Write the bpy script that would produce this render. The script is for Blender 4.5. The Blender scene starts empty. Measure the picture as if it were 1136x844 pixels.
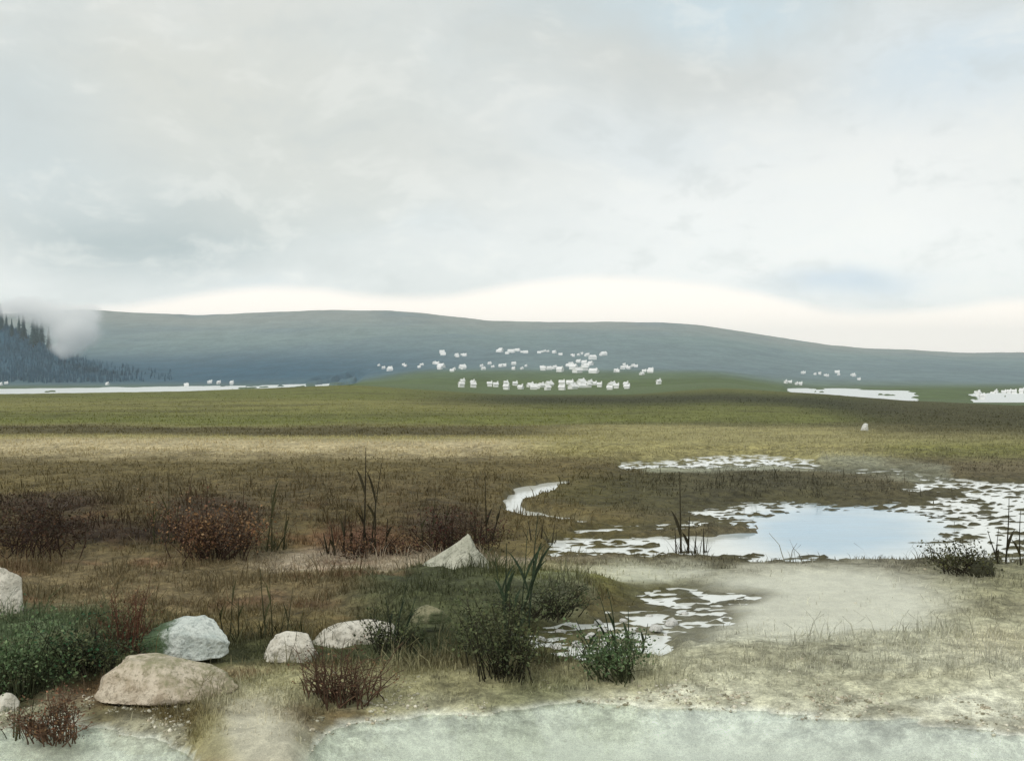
import bpy, math, random
import numpy as np

random.seed(7)
RNG = np.random.default_rng(11)
F = 1218.0          # focal length in photograph pixels (1136 wide)
CX, HY = 568.0, 400.0   # principal column and horizon row
CAMH = 3.0
scn = bpy.context.scene
COL = scn.collection

# ------------------------------------------------------------------ helpers
def lin(r, g, b, k=1.0):
    def f(c):
        c /= 255.0
        return (c / 12.92 if c <= 0.04045 else ((c + 0.055) / 1.055) ** 2.4) * k
    return np.array([f(r), f(g), f(b)])

_perm = np.random.default_rng(3).permutation(4096)
_gr = np.random.default_rng(4).uniform(0, 2 * math.pi, 4096)
def perlin(x, y):
    xi = np.floor(x).astype(np.int64); yi = np.floor(y).astype(np.int64)
    xf = x - xi; yf = y - yi
    u = xf ** 3 * (xf * (xf * 6 - 15) + 10); v = yf ** 3 * (yf * (yf * 6 - 15) + 10)
    def g(ix, iy, fx, fy):
        a = _gr[_perm[(_perm[ix & 4095] + iy) & 4095]]
        return np.cos(a) * fx + np.sin(a) * fy
    n00 = g(xi, yi, xf, yf); n10 = g(xi + 1, yi, xf - 1, yf)
    n01 = g(xi, yi + 1, xf, yf - 1); n11 = g(xi + 1, yi + 1, xf - 1, yf - 1)
    return ((n00 * (1 - u) + n10 * u) * (1 - v) + (n01 * (1 - u) + n11 * u) * v) * 1.5
def fbm(x, y, octv=4, seed=0, gain=0.5):
    s = np.zeros_like(np.asarray(x, float)); a = 1.0; t = 0.0; fr = 1.0
    for o in range(octv):
        s += a * perlin(x * fr + seed * 17.3 + o * 31.7, y * fr - seed * 9.1 + o * 13.3)
        t += a; a *= gain; fr *= 2.03
    return s / t
def sstep(a, b, x):
    t = np.clip((x - a) / (b - a), 0, 1)
    return t * t * (3 - 2 * t)
def ell(xp, yp, cx, cy, rx, ry, soft=0.5):
    d = np.sqrt(((xp - cx) / rx) ** 2 + ((yp - cy) / ry) ** 2)
    return 1 - sstep(1 - soft, 1 + soft, d)
def box(xp, yp, x0, x1, y0, y1, sx, sy):
    return (sstep(x0 - sx, x0 + sx, xp) * (1 - sstep(x1 - sx, x1 + sx, xp)) *
            sstep(y0 - sy, y0 + sy, yp) * (1 - sstep(y1 - sy, y1 + sy, yp)))
def polyline(xp, yp, pts, r, soft):
    d = np.full(np.shape(xp), 1e9)
    for (ax, ay, ar), (bx, by, br) in zip(pts[:-1], pts[1:]):
        vx, vy = bx - ax, by - ay
        t = np.clip(((xp - ax) * vx + (yp - ay) * vy) / (vx * vx + vy * vy), 0, 1)
        dd = np.hypot(xp - ax - t * vx, (yp - ay - t * vy)) - (ar + (br - ar) * t) * r
        d = np.minimum(d, dd)
    return 1 - sstep(-soft, soft, d)

def ground_at(xp, yp, z=0.0):
    """the world spot on level z that the photograph shows at this pixel"""
    D = (CAMH - z) * F / (yp - HY)
    return (xp - CX) / F * D, D

# ------------------------------------------------------------------ terrain
DK = np.array([40, 52, 68, 90, 130, 200, 280, 450, 700, 1000, 1300, 1800, 2600, 4000, 6000, 9000.])
XK = np.array([-500, 0, 200, 390, 470, 560, 700, 800, 900, 1000, 1136, 1600.])
RIDX = np.array([-500, 0, 95, 150, 220, 290, 350, 430, 480, 540, 610, 680, 740, 780, 830, 880, 920, 960, 1010, 1060, 1136, 1300, 1600])
RIDY = np.array([356, 349, 344, 347, 350.5, 347, 344.5, 344.5, 349, 356, 357.5, 357, 358, 361, 369, 377, 382.5, 386.5, 388, 391, 391, 389, 383.])
def lk(D, z): return HY + (CAMH - z) * F / D
TY = {
 -500: [489, 475, 464, 455, 447, 441, 438, 441, 440, lk(1000,-29), lk(1300,-26), 411, 386],
 0:    [489, 475, 464, 455, 447, 441, 437, 440, 439, lk(1000,-29), lk(1300,-26.5), 410, 384],
 200:  [489, 475, 464, 454, 446, 439, 434, 437, 437, lk(1000,-29), lk(1300,-26.5), 409, 382],
 390:  [489, 475, 464, 453, 443, 434, 427, 427, 427.5, 426.5, 422, 405, 377],
 470:  [489, 475, 464, 454, 444, 438, 434, 431, 427, 421, 412, 399, 374],
 560:  [489, 475, 464, 455, 447, 442, 439, 437, 432, 423, 412, 397, 376],
 700:  [489, 475, 464, 455, 447, 442, 439, 437, 432, 424, 413, 397, 377],
 800:  [489, 475, 464, 455, 446, 438, 432, 428, 424, 420, 413, 401, 381],
 900:  [490, 477, 467, 458, 449, 441, 436, 438, 438, lk(1000,-27), 422, 409, 395],
 1000: [491, 479, 469, 460, 453, 447, 444, 446, 446, lk(1000,-27), 424, 412, 400],
 1136: [492, 481, 472, 464, 458, 453, 450, 453, 453, lk(1000,-28), 426, 413, 402],
 1600: [492, 482, 474, 467, 461, 456, 453, 456, 455, lk(1000,-28), 426, 412, 399],
}
_LD = np.linspace(math.log(40), math.log(9000), 420)
_TX = np.linspace(-500, 1600, 260)
def _mk_table():
    rid = np.interp(XK, RIDX, RIDY)
    rows = []
    for i, x in enumerate(XK):
        y = np.array(TY[int(x)] + [rid[i], rid[i] + 10, 404.0])
        rows.append(np.interp(_LD, np.log(DK), y))
    rows = np.array(rows)
    T = np.array([np.interp(_TX, XK, rows[:, j]) for j in range(len(_LD))]).T   # [x, logD]
    # smooth
    def blur(a, ax, n):
        k = np.hanning(n + 2)[1:-1]; k /= k.sum()
        p = [(0, 0), (0, 0)]; p[ax] = (n // 2, n // 2)
        return np.apply_along_axis(lambda v: np.convolve(v, k, 'valid'), ax, np.pad(a, p, mode='edge'))
    T = blur(T, 1, 13); T = blur(T, 0, 9)
    # true ridge line, added back sharply
    k = np.exp(-((_LD - math.log(4000)) / 0.28) ** 2)
    j = int(np.argmin(abs(_LD - math.log(4000))))
    d = np.interp(_TX, RIDX, RIDY) - T[:, j]
    T += d[:, None] * k[None, :]
    return T
_T = _mk_table()
def table_y(xp, D):
    fx = np.clip((xp - _TX[0]) / (_TX[1] - _TX[0]), 0, len(_TX) - 1.001)
    fd = np.clip((np.log(np.maximum(D, 40)) - _LD[0]) / (_LD[1] - _LD[0]), 0, len(_LD) - 1.001)
    i = fx.astype(int); j = fd.astype(int); a = fx - i; b = fd - j
    return (_T[i, j] * (1 - a) * (1 - b) + _T[i + 1, j] * a * (1 - b) + _T[i, j + 1] * (1 - a) * b + _T[i + 1, j + 1] * a * b)

LAKE_Z = -25.0
SHX = np.array([-900, -60, 20, 70, 120, 170, 205, 235, 320, 338, 352, 375, 450, 560, 700, 780, 900, 1000, 1060, 1136, 1400, 2500])
SHY = np.array([800, 798, 794, 789, 796, 806, 822, 870, 876, 838, 814, 802, 791, 784, 780, 783, 788, 792, 800, 806, 800, 800.])
def masks(X, D):
    """water / flecked / other masks, functions of the place on the z=0 level"""
    Dn = np.maximum(D, 2.0)
    xp = CX + F * X / Dn; yp = HY + CAMH * F / Dn
    w1 = fbm(X * 0.9, D * 0.9, 3, 5); w2 = fbm(X * 0.9, D * 0.9, 3, 6)
    wx = xp + w1 * 14 * 12 / Dn * 2; wy = yp + w2 * 7 * (12 / Dn) ** 1.5 * 2
    m = {}
    sh = np.interp(xp, SHX, SHY)
    m['fore'] = sstep(sh - 8, sh + 42, yp + w2 * 10 + fbm(X * .35, D * .5, 2, 18) * 14 + fbm(X * 3.0, D * 7.0, 4, 8, .6) * 7)
    pool = np.maximum(ell(wx, wy, 935, 589, 90, 19, .3), ell(wx, wy, 850, 601, 90, 9, .3))
    m['pool'] = np.maximum(pool, polyline(wx, wy, [(740, 607, 4), (900, 610, 8), (1000, 612, 7), (1090, 611, 4)], 1, 2))
    m['stream'] = polyline(wx, wy, [(655, 580, 2), (618, 578, 3), (588, 574, 6), (568, 565, 10), (570, 555, 9), (588, 547, 9), (608, 541, 7), (628, 537, 3)], 1, 2)
    fl = 1.0 * ell(wx, wy, 650, 715, 100, 27, .35)
    fl = np.maximum(fl, 1.0 * ell(wx, wy, 735, 692, 80, 26, .45))
    fl = np.maximum(fl, 0.9 * ell(wx, wy, 760, 664, 80, 11, .5))
    fl = np.maximum(fl, 1.0 * ell(wx, wy, 1120, 582, 125, 44, .35)); fl = np.maximum(fl, .95 * polyline(wx, wy, [(610, 611, 5), (760, 613, 6), (900, 615, 8), (1020, 615, 8), (1160, 612, 9)], 1, 4)); fl = np.maximum(fl, .9 * ell(wx, wy, 1000, 572, 110, 16, .5)); fl = np.maximum(fl, .9 * polyline(wx, wy, [(1000, 545, 5), (1060, 536, 6), (1180, 545, 8)], 1, 4)); fl = np.maximum(fl, .7 * polyline(wx, wy, [(640, 590, 5), (760, 582, 7), (830, 580, 8)], 1, 4))
    fl = np.maximum(fl, 1.0 * polyline(wx, wy, [(606, 603, 6), (700, 604, 11), (850, 604, 10)], 1, 4))
    fl = np.maximum(fl, 0.9 * polyline(wx, wy, [(690, 518, 5), (790, 512, 8), (850, 511, 8), (905, 516, 6)], 1, 3))
    fl = np.maximum(fl, 0.65 * polyline(wx, wy, [(905, 520, 4), (1000, 524, 6), (1060, 534, 5)], 1, 3))
    fl = np.maximum(fl, 0.85 * ell(wx, wy, 880, 569, 150, 14, .5))
    fl = np.maximum(fl, 0.65 * ell(wx, wy, 1075, 540, 60, 10, .6))
    fl = np.maximum(fl, 0.5 * ell(wx, wy, 690, 556, 80, 12, .6))
    fl = np.maximum(fl, 0.5 * ell(wx, wy, 20, 775, 30, 12, .5))
    m['fleck'] = fl
    m['mud'] = np.maximum(np.maximum(ell(wx, wy, 905, 672, 150, 42, .35), ell(wx, wy, 790, 690, 60, 22, .5)), .8 * ell(wx, wy, 720, 640, 80, 14, .5))
    return xp, yp, wx, wy, m

def height(X, D):
    X = np.asarray(X, float); D = np.asarray(D, float)
    xp, yp, wx, wy, m = masks(X, D)
    big = fbm(X * 0.22, D * 0.22, 3, 1); med = fbm(X * 0.9, D * 0.9, 3, 2); tus = fbm(X * 3.1, D * 3.1, 3, 3)
    z = 0.13 + 0.08 * big + 0.06 * med + 0.045 * tus
    z += 0.07 * ell(wx, wy, 790, 545, 165, 22, .5)                     # dark bank beyond the pool
    z += 0.18 * ell(wx, wy, 110, 590, 190, 30, .5)
    z += 0.16 * ell(wx, wy, 520, 668, 135, 24, .5)
    z += 0.12 * ell(wx, wy, 60, 730, 130, 40, .6)
    z += 0.10 * ell(wx, wy, 300, 560, 260, 40, .6)
    z = z * (1 - .75 * ell(wx, wy, 760, 622, 230, 12, .5)) * (1 - .6 * ell(wx, wy, 820, 532, 240, 14, .5))
    z = z * (1 - m['mud']) + m['mud'] * (0.035 + 0.015 * med + 0.006 * tus)
    shore = sstep(np.interp(xp, SHX, SHY) - 45, np.interp(xp, SHX, SHY), yp)
    z = z * (1 - 0.75 * shore) + 0.02 * shore
    an = fbm(X * 1.3, D * 2.6, 4, 9, .75); an2 = fbm(X * 3.2, D * 7.0, 3, 12, .7)
    fz = -0.004 + .014 * ell(wx, wy, 680, 705, 170, 50, .3) + 0.085 * an + 0.09 * an2
    f = np.clip(m['fleck'] * 1.0, 0, 1)
    f = np.clip(f * 1.25, 0, 1); z = z * (1 - f) + (fz - 0.02 * np.clip(f - .55, 0, 1)) * f
    w = np.maximum(np.maximum(m['fore'], m['pool']), m['stream'])
    z = z * (1 - w) - 0.22 * w
    # keep the marsh closed towards its far edge and its sides
    clo = np.maximum(sstep(35.0, 36.4, D), sstep(20, 26, np.abs(X)) * sstep(9.5, 11.5, D))
    z = np.where(D > 8, np.maximum(z, -0.3 + 0.5 * clo), z)
    # rolling fields, valley and hills
    ty = table_y(xp, D)
    zt = CAMH - D * (ty - HY) / F
    nz = (fbm(X / 9., D / 9., 3, 21) * 0.16 * sstep(34, 60, D) + fbm(X / 2.2, D / 2.2, 2, 22) * 0.05 * (1 - sstep(200, 500, D))
          + fbm(X / 260., D / 260., 4, 23) * 9.0 * sstep(1500, 3000, D) * (1 - .6 * sstep(3000, 3900, D))
          + fbm(X / 60., D / 60., 3, 24) * 1.6 * sstep(1500, 2500, D))
    zt = zt + nz
    # wooded spur on the western side
    sp = np.exp(-(((xp + 35) / 105.) ** 2)) * np.exp(-((D - 1720) / 260.) ** 2)
    sp_y = 362.0
    zs = CAMH + D * (HY - sp_y) / F
    zt = zt + np.maximum(zs - zt, 0) * np.clip(sp * 1.15, 0, 1)
    # lake bed
    xq = xp + fbm(X / 40., D / 60., 3, 25) * 16; Dq = D + fbm(X / 50., D / 70., 3, 26) * 60
    farw = np.interp(xp, [-600, 0, 150, 280, 340, 400], [1070, 1080, 1150, 1235, 1340, 1560])
    lk1 = sstep(820, 860, D) * (1 - sstep(farw - 25, farw + 25, Dq)) * (1 - sstep(392, 404, xq))
    fare = np.interp(xp, [860, 885, 930, 1010, 1080, 1136, 1400], [1100, 1130, 1110, 1010, 960, 915, 890])
    lk2 = sstep(700, 760, D) * (1 - sstep(fare - 25, fare + 25, Dq)) * sstep(866, 878, xq) * (1 - sstep(1008, 1020, xq) * (1 - sstep(1076, 1088, xq)))
    lm = np.maximum(lk1 * sstep(-.62, -.5, fbm(X / 22., D / 120., 3, 27) - .35 * sstep(190, 260, xp)), lk2 * sstep(-.42, -.3, fbm(X / 30., D / 60., 4, 28, .6))); lz = (D > 600) & (D < 1750)
    zt = np.where(lz, np.maximum(zt, LAKE_Z + 1.2) * (1 - lm) + np.minimum(zt, LAKE_Z - 1.5) * lm, zt)
    k = sstep(36.4, 46, D)
    return z * (1 - k) + zt * k

# --- ground colours: what grows or lies there
C = dict(
 olive=lin(108, 111, 52), dkolive=lin(74, 70, 38), straw=lin(178, 164, 126), tan=lin(150, 142, 92), brown=lin(100, 89, 56),
 dkbrown=lin(66, 52, 38), warm=lin(112, 99, 70), mauve=lin(166, 153, 132), dkgreen=lin(70, 76, 50), strawlt=lin(190, 188, 158),
 pale=lin(200, 199, 174), lichen=lin(160, 164, 138), reddish=lin(118, 78, 58), green=lin(82, 102, 72), sand=lin(206, 201, 178),
 hill=lin(119, 136, 135), hilldark=lin(108, 124, 130), hillgrey=lin(146, 146, 138), fieldgreen=lin(88, 104, 66), gold=lin(196, 184, 136))
def colour(X, D, z):
    xp, yp, wx, wy, m = masks(X, D)
    Dn = np.maximum(D, 2)
    yr = HY + (CAMH - z) * F / Dn                    # row where the real surface lies
    n = fbm(X * .35, D * .35, 4, 41); n2 = fbm(X * 1.6, D * 1.6, 3, 42); nf = fbm(X / 14., D / 14., 4, 43)
    c = np.empty(X.shape + (3,)); c[:] = C['brown']
    def put(name, k):
        col = C[name] if isinstance(name, str) else name
        k = np.clip(k, 0, 1)[..., None]; c[:] = c * (1 - k) + col * k
    shy = np.interp(xp, SHX, SHY)
    # --- near ground (level rows)
    left = 1 - sstep(500, 600, wx)
    yn = wy + n * 9
    put('warm', box(wx, yn, -900, 460, 622, 695, 40, 8))
    put('brown', box(wx, yn, 540, 2500, 500, 640, 40, 10))
    put('dkbrown', .75 * box(wx, yn, -900, 275, 603, 619, 30, 5))
    put('dkbrown', .6 * box(wx, yn, -900, 95, 562, 588, 40, 6))
    put('dkbrown', .35 * box(wx, yn, 90, 560, 540, 600, 90, 14))
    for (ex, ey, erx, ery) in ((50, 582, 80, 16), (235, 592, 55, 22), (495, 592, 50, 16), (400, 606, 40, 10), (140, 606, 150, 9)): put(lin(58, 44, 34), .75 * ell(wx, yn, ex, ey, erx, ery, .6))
    put('mauve', .85 * box(wx, yn, 290, 690, 619, 645, 40, 5))
    put('reddish', .45 * ell(wx, yn, 400, 612, 70, 12, .6))
    put('dkgreen', .9 * box(wx, yn, 395, 645, 650, 742, 40, 8))
    put('dkgreen', .8 * box(wx, yn, 255, 640, 722, 748, 60, 8))
    put('green', .8 * ell(wx, yn, 40, 735, 110, 50, .6))
    put('dkgreen', .6 * ell(wx, yn, 200, 735, 130, 20, .6))
    put('dkolive', .85 * ell(wx, yn, 800, 548, 190, 26, .45))
    put('dkolive', .6 * box(wx, yn, 600, 1120, 617, 633, 40, 4))
    put('olive', .5 * box(wx, yn, 560, 790, 630, 665, 60, 8))
    put('lichen', .7 * polyline(wx, yn, [(720, 520, 6), (850, 514, 9), (950, 517, 8), (1050, 533, 7)], 1, 6))
    put('dkolive', .6 * box(wx, yn, 1010, 2500, 540, 640, 30, 12))
    put(lin(180, 178, 144), .88 * box(wx, yn, 660, 2500, 690, 800, 60, 14))
    put(lin(160, 156, 118), .7 * ell(wx, yn, 1120, 665, 95, 45, .5))
    put('gold', .5 * ell(wx, yn, 1120, 735, 70, 22, .6))
    put(lin(152, 148, 112), .85 * box(wx, yn, 225, 760, 752, 800, 60, 7))
    put('pale', .55 * box(wx, yn, 720, 1010, 690, 720, 60, 10)); put('pale', .35 * sstep(-.1, .4, n) * box(wx, yn, 700, 2500, 700, 790, 80, 12)); put(lin(152, 147, 112), .5 * sstep(-.05, .3, fbm(X * .5, D * 2.4, 4, 48)) * box(wx, yn, 740, 2500, 705, 772, 80, 10)); put(lin(128, 126, 86), .6 * ell(wx, yn, 1130, 650, 80, 26, .6))
    put('green', .3 * ell(wx, yn, 600, 775, 60, 12, .6))
    put('pale', .95 * m['mud'] * (1 - .8 * np.clip(m['fleck'] * 1.3, 0, 1)))
    put('lichen', .3 * box(wx, yn, 560, 800, 640, 700, 60, 20) * sstep(-.1, .3, n2))
    put('sand', .8 * ell(wx, wy, 285, 838, 62, 46, .6))
    put('tan', .6 * ell(wx, wy, 225, 835, 30, 30, .5))
    put('pale', .45 * sstep(shy - 16, shy - 1, wy) * sstep(-.35, .25, fbm(X * .8, D * .8, 3, 47)))
    put('pale', .8 * ell(wx, wy, 1090, 790, 70, 12, .4)); put('pale', .8 * ell(wx, wy, 738, 776, 38, 7, .4))
    put('reddish', .4 * sstep(.12, .5, fbm(X * .7, D * .9, 3, 44)) * (1 - sstep(420, 520, wx)) * (1 - m['mud']) * sstep(535, 640, wy))
    wet = np.maximum(np.maximum(m['fore'], m['pool']), m['stream'])
    put('dkolive', .75 * np.clip(m['fleck'] * 1.3, 0, 1))
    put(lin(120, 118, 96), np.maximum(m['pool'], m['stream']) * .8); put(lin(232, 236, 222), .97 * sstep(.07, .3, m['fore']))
    # --- fields beyond
    c *= 1.12
    lum = (c @ np.array([.3, .6, .1]))[..., None]; gd = .02 + .22 * sstep(640, 800, xp)[..., None]; c = c * (1 - gd) + lum * gd
    far = sstep(30, 36, D + n * 2)
    c2 = np.empty_like(c); c2[:] = C['tan']; near = c
    c = c2
    yq = yr + nf * 4.5 + n * 1.0
    lf = 1 - sstep(520, 640, xp)
    put('straw', lf * sstep(484, 492, yq)); put('brown', lf * sstep(514, 522, yq))
    put(lin(70, 62, 34), .85 * (1 - sstep(520, 720, xp)) * (sstep(468, 475, yq) * (1 - sstep(480, 486, yq))))
    put('olive', 1 - sstep(468, 474, yq))
    put(lin(134, 128, 74), .6 * lf * (1 - sstep(450, 464, yq)) * sstep(440, 446, yq))
    put('dkolive', .45 * sstep(-.05, .35, fbm(X / 30., D / 12., 3, 45)) * (1 - sstep(455, 470, yr)))
    # dark shoulder of the fields on the eastern side
    cr = np.interp(xp, [430, 560, 700, 800, 900, 1000, 1136], [437, 439, 440, 437, 441, 448, 455])
    put(lin(56, 58, 28), 1.0 * sstep(400, 600, xp) * np.exp(-((yr - cr - 4 - 6 * sstep(900, 1050, xp)) / (7.5 + 10 * sstep(850, 1000, xp))) ** 2) * (1 - sstep(430, 520, D)))
    put(lin(66, 64, 36), .5 * sstep(560, 700, xp) * np.exp(-((yq - 471) / 2.2) ** 2))
    put('dkolive', .7 * sstep(900, 1020, xp) * (1 - sstep(474, 490, yq)))
    put('olive', .7 * sstep(930, 1040, wx) * sstep(480, 500, yq))
    put('fieldgreen', .9 * sstep(300, 420, D))
    lum = (c @ np.array([.3, .6, .1]))[..., None]; c = c * .95 + lum * .05
    # --- hills
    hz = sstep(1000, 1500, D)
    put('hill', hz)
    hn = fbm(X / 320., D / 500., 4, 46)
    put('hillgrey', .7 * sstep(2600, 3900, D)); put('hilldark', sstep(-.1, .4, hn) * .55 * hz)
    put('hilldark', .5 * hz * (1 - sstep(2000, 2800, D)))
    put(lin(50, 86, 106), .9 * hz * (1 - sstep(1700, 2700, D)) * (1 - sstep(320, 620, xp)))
    put('fieldgreen', .7 * sstep(1000, 1200, D) * (1 - sstep(1220, 1450, D)) * sstep(380, 470, xp) * (1 - sstep(760, 860, xp)))
    f3 = far[..., None]
    c = near * (1 - f3) + c * f3
    veg = (1 - wet) * (1 - .95 * m['mud']) * (1 - np.clip(1.5 * m['fleck'], 0, .97))
    veg *= 1 - .55 * box(wx, wy, 720, 2500, 630, 800, 60, 10) * (D < 30)
    veg *= 1 - .9 * ell(wx, wy, 285, 838, 62, 42, .35)
    veg *= 1 - sstep(shy - 16, shy, wy) * (D < 30)
    return c, np.clip(veg, 0, 1), np.clip(m['mud'] + wet + .4 * m['fleck'] + .7 * ell(wx, wy, 285, 838, 70, 50, .5), 0, 1) * (1 - far)

# ------------------------------------------------------------------ materials
def nodes(mat):
    mat.use_nodes = True
    nt = mat.node_tree; nt.nodes.clear()
    return nt, nt.nodes, nt.links
def N(nt, t, **kw):
    n = nt.nodes.new(t)
    for k, v in kw.items():
        if k.startswith('_'): setattr(n, k[1:], v)
        else: n.inputs[k.replace('__', ' ')].default_value = v
    return n
def math_(nt, op, a, b=None, clamp=False):
    n = nt.nodes.new('ShaderNodeMath'); n.operation = op; n.use_clamp = clamp
    for i, v in enumerate((a, b)):
        if v is None: continue
        if isinstance(v, (int, float)): n.inputs[i].default_value = v
        else: nt.links.new(v, n.inputs[i])
    return n.outputs[0]
def mixc(nt, f, a, b, mode='MIX'):
    n = nt.nodes.new('ShaderNodeMix'); n.data_type = 'RGBA'; n.blend_type = mode
    for i, v in ((0, f), (6, a), (7, b)):
        if isinstance(v, (int, float)): n.inputs[i].default_value = v
        elif isinstance(v, (tuple, list, np.ndarray)): n.inputs[i].default_value = tuple(v[:3]) + (1,)
        else: nt.links.new(v, n.inputs[i])
    return n.outputs[2]
def maprange(nt, v, a, b, c=0., d=1., smooth=True):
    n = nt.nodes.new('ShaderNodeMapRange'); n.interpolation_type = 'SMOOTHSTEP' if smooth else 'LINEAR'
    nt.links.new(v, n.inputs[0])
    for i, q in zip((1, 2, 3, 4), (a, b, c, d)): n.inputs[i].default_value = q
    return n.outputs[0]
def noise(nt, vec, scale, detail=4, rough=.55, stretch=None):
    if stretch:
        mp = nt.nodes.new('ShaderNodeMapping'); mp.inputs['Scale'].default_value = stretch
        nt.links.new(vec, mp.inputs[0]); vec = mp.outputs[0]
    n = nt.nodes.new('ShaderNodeTexNoise'); n.inputs['Scale'].default_value = scale
    n.inputs['Detail'].default_value = detail; n.inputs['Roughness'].default_value = rough
    nt.links.new(vec, n.inputs['Vector'])
    return n.outputs['Fac']
def finish(nt, color, rough, normal=None, spec=.3, **kw):
    p = nt.nodes.new('ShaderNodeBsdfPrincipled'); o = nt.nodes.new('ShaderNodeOutputMaterial')
    for nm, v in (('Base Color', color), ('Roughness', rough)):
        if isinstance(v, (int, float)): p.inputs[nm].default_value = v
        elif isinstance(v, (tuple, list, np.ndarray)): p.inputs[nm].default_value = tuple(v[:3]) + (1,)
        else: nt.links.new(v, p.inputs[nm])
    p.inputs['Specular IOR Level'].default_value = spec
    for k, v in kw.items(): p.inputs[k].default_value = v
    if normal is not None: nt.links.new(normal, p.inputs['Normal'])
    nt.links.new(p.outputs[0], o.inputs['Surface'])
    return p
def bump(nt, h, strength, dist):
    b = nt.nodes.new('ShaderNodeBump'); b.inputs['Strength'].default_value = strength; b.inputs['Distance'].default_value = dist
    nt.links.new(h, b.inputs['Height']); return b.outputs[0]

def mat_ground():
    m = bpy.data.materials.new('moor_ground'); nt, nn, L = nodes(m)
    geo = nn.new('ShaderNodeNewGeometry'); pos = geo.outputs['Position']
    at = nn.new('ShaderNodeAttribute'); at.attribute_name = 'Col'
    aw = nn.new('ShaderNodeAttribute'); aw.attribute_name = 'wet'
    a = noise(nt, pos, 5.5, 6, .65); b = noise(nt, pos, .55, 4, .6); c = noise(nt, pos, 28., 3, .6)
    k = math_(nt, 'ADD', maprange(nt, a, .3, .7, .55, 1.4), maprange(nt, b, .3, .7, -.22, .22))
    k = math_(nt, 'MULTIPLY', k, maprange(nt, c, .3, .7, .8, 1.2))
    dry = math_(nt, 'SUBTRACT', 1.0, aw.outputs['Fac'])
    k2 = math_(nt, 'ADD', 1.0, math_(nt, 'MULTIPLY', math_(nt, 'SUBTRACT', k, 1.0), math_(nt, 'ADD', math_(nt, 'MULTIPLY', dry, .8), .2)))
    comb = nn.new('ShaderNodeCombineXYZ')
    for i in range(3): L.new(k2, comb.inputs[i])
    col = mixc(nt, 1.0, at.outputs['Color'], comb.outputs[0], 'MULTIPLY')
    r = maprange(nt, aw.outputs['Fac'], 0, 1, .95, .42, False)
    d = noise(nt, pos, 95., 3, .7)
    g = nn.new('ShaderNodeCombineXYZ'); gv = maprange(nt, d, .3, .7, .78, 1.2)
    for i in range(3): L.new(gv, g.inputs[i])
    col = mixc(nt, 1.0, col, g.outputs[0], 'MULTIPLY')
    h = math_(nt, 'ADD', math_(nt, 'ADD', a, math_(nt, 'MULTIPLY', c, .35)), math_(nt, 'MULTIPLY', d, .15))
    finish(nt, col, r, bump(nt, h, .6, .05), .25)
    return m
def mat_hill():
    m = bpy.data.materials.new('heather_hill'); nt, nn, L = nodes(m)
    geo = nn.new('ShaderNodeNewGeometry'); pos = geo.outputs['Position']
    at = nn.new('ShaderNodeAttribute'); at.attribute_name = 'Col'
    a = noise(nt, pos, .02, 6, .6, (1, .5, 1)); b = noise(nt, pos, .11, 4, .6, (1, .4, 1))
    k = math_(nt, 'MULTIPLY', maprange(nt, a, .3, .7, .88, 1.12), maprange(nt, b, .3, .7, .9, 1.1))
    comb = nn.new('ShaderNodeCombineXYZ')
    for i in range(3): L.new(k, comb.inputs[i])
    finish(nt, mixc(nt, 1., at.outputs['Color'], comb.outputs[0], 'MULTIPLY'), .95, bump(nt, b, .6, 4.), .1)
    return m
def mat_water(name, col, rough, ior, wave, wdist, stretch, spec=.5):
    m = bpy.data.materials.new(name); nt, nn, L = nodes(m)
    geo = nn.new('ShaderNodeNewGeometry'); pos = geo.outputs['Position']
    a = noise(nt, pos, wave, 3, .5, stretch); b = noise(nt, pos, wave * .13, 2, .5)
    h = math_(nt, 'MULTIPLY', a, maprange(nt, b, .35, .65, .25, 1.))
    c2 = noise(nt, pos, .8, 4, .6, (.6, 1.6, 1))
    if col is None:
        at = nn.new('ShaderNodeAttribute'); at.attribute_name = 'Col'
        cc = mixc(nt, maprange(nt, c2, .3, .7, .0, .22), at.outputs['Color'], (.30, .32, .28))
    else: cc = mixc(nt, maprange(nt, c2, .35, .68), tuple(np.array(col) * .82), tuple(np.array(col) * 1.12))
    p = finish(nt, cc, rough, bump(nt, h, .35, wdist), spec, IOR=ior)
    return m
def mat_leaf(name, rough=.6, trans=.15):
    m = bpy.data.materials.new(name); nt, nn, L = nodes(m)
    at = nn.new('ShaderNodeAttribute'); at.attribute_name = 'Col'
    geo = nn.new('ShaderNodeNewGeometry')
    k = noise(nt, geo.outputs['Position'], 35, 3)
    comb = nn.new('ShaderNodeCombineXYZ'); v = maprange(nt, k, .3, .7, .75, 1.25)
    for i in range(3): L.new(v, comb.inputs[i])
    col = mixc(nt, 1., at.outputs['Color'], comb.outputs[0], 'MULTIPLY')
    p = finish(nt, col, rough, None, .2)
    tr = nn.new('ShaderNodeBsdfTranslucent'); L.new(col, tr.inputs[0])
    mx = nn.new('ShaderNodeMixShader'); mx.inputs[0].default_value = trans
    o = [n for n in nn if n.type == 'OUTPUT_MATERIAL'][0]
    L.new(p.outputs[0], mx.inputs[1]); L.new(tr.outputs[0], mx.inputs[2]); L.new(mx.outputs[0], o.inputs['Surface'])
    return m
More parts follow.
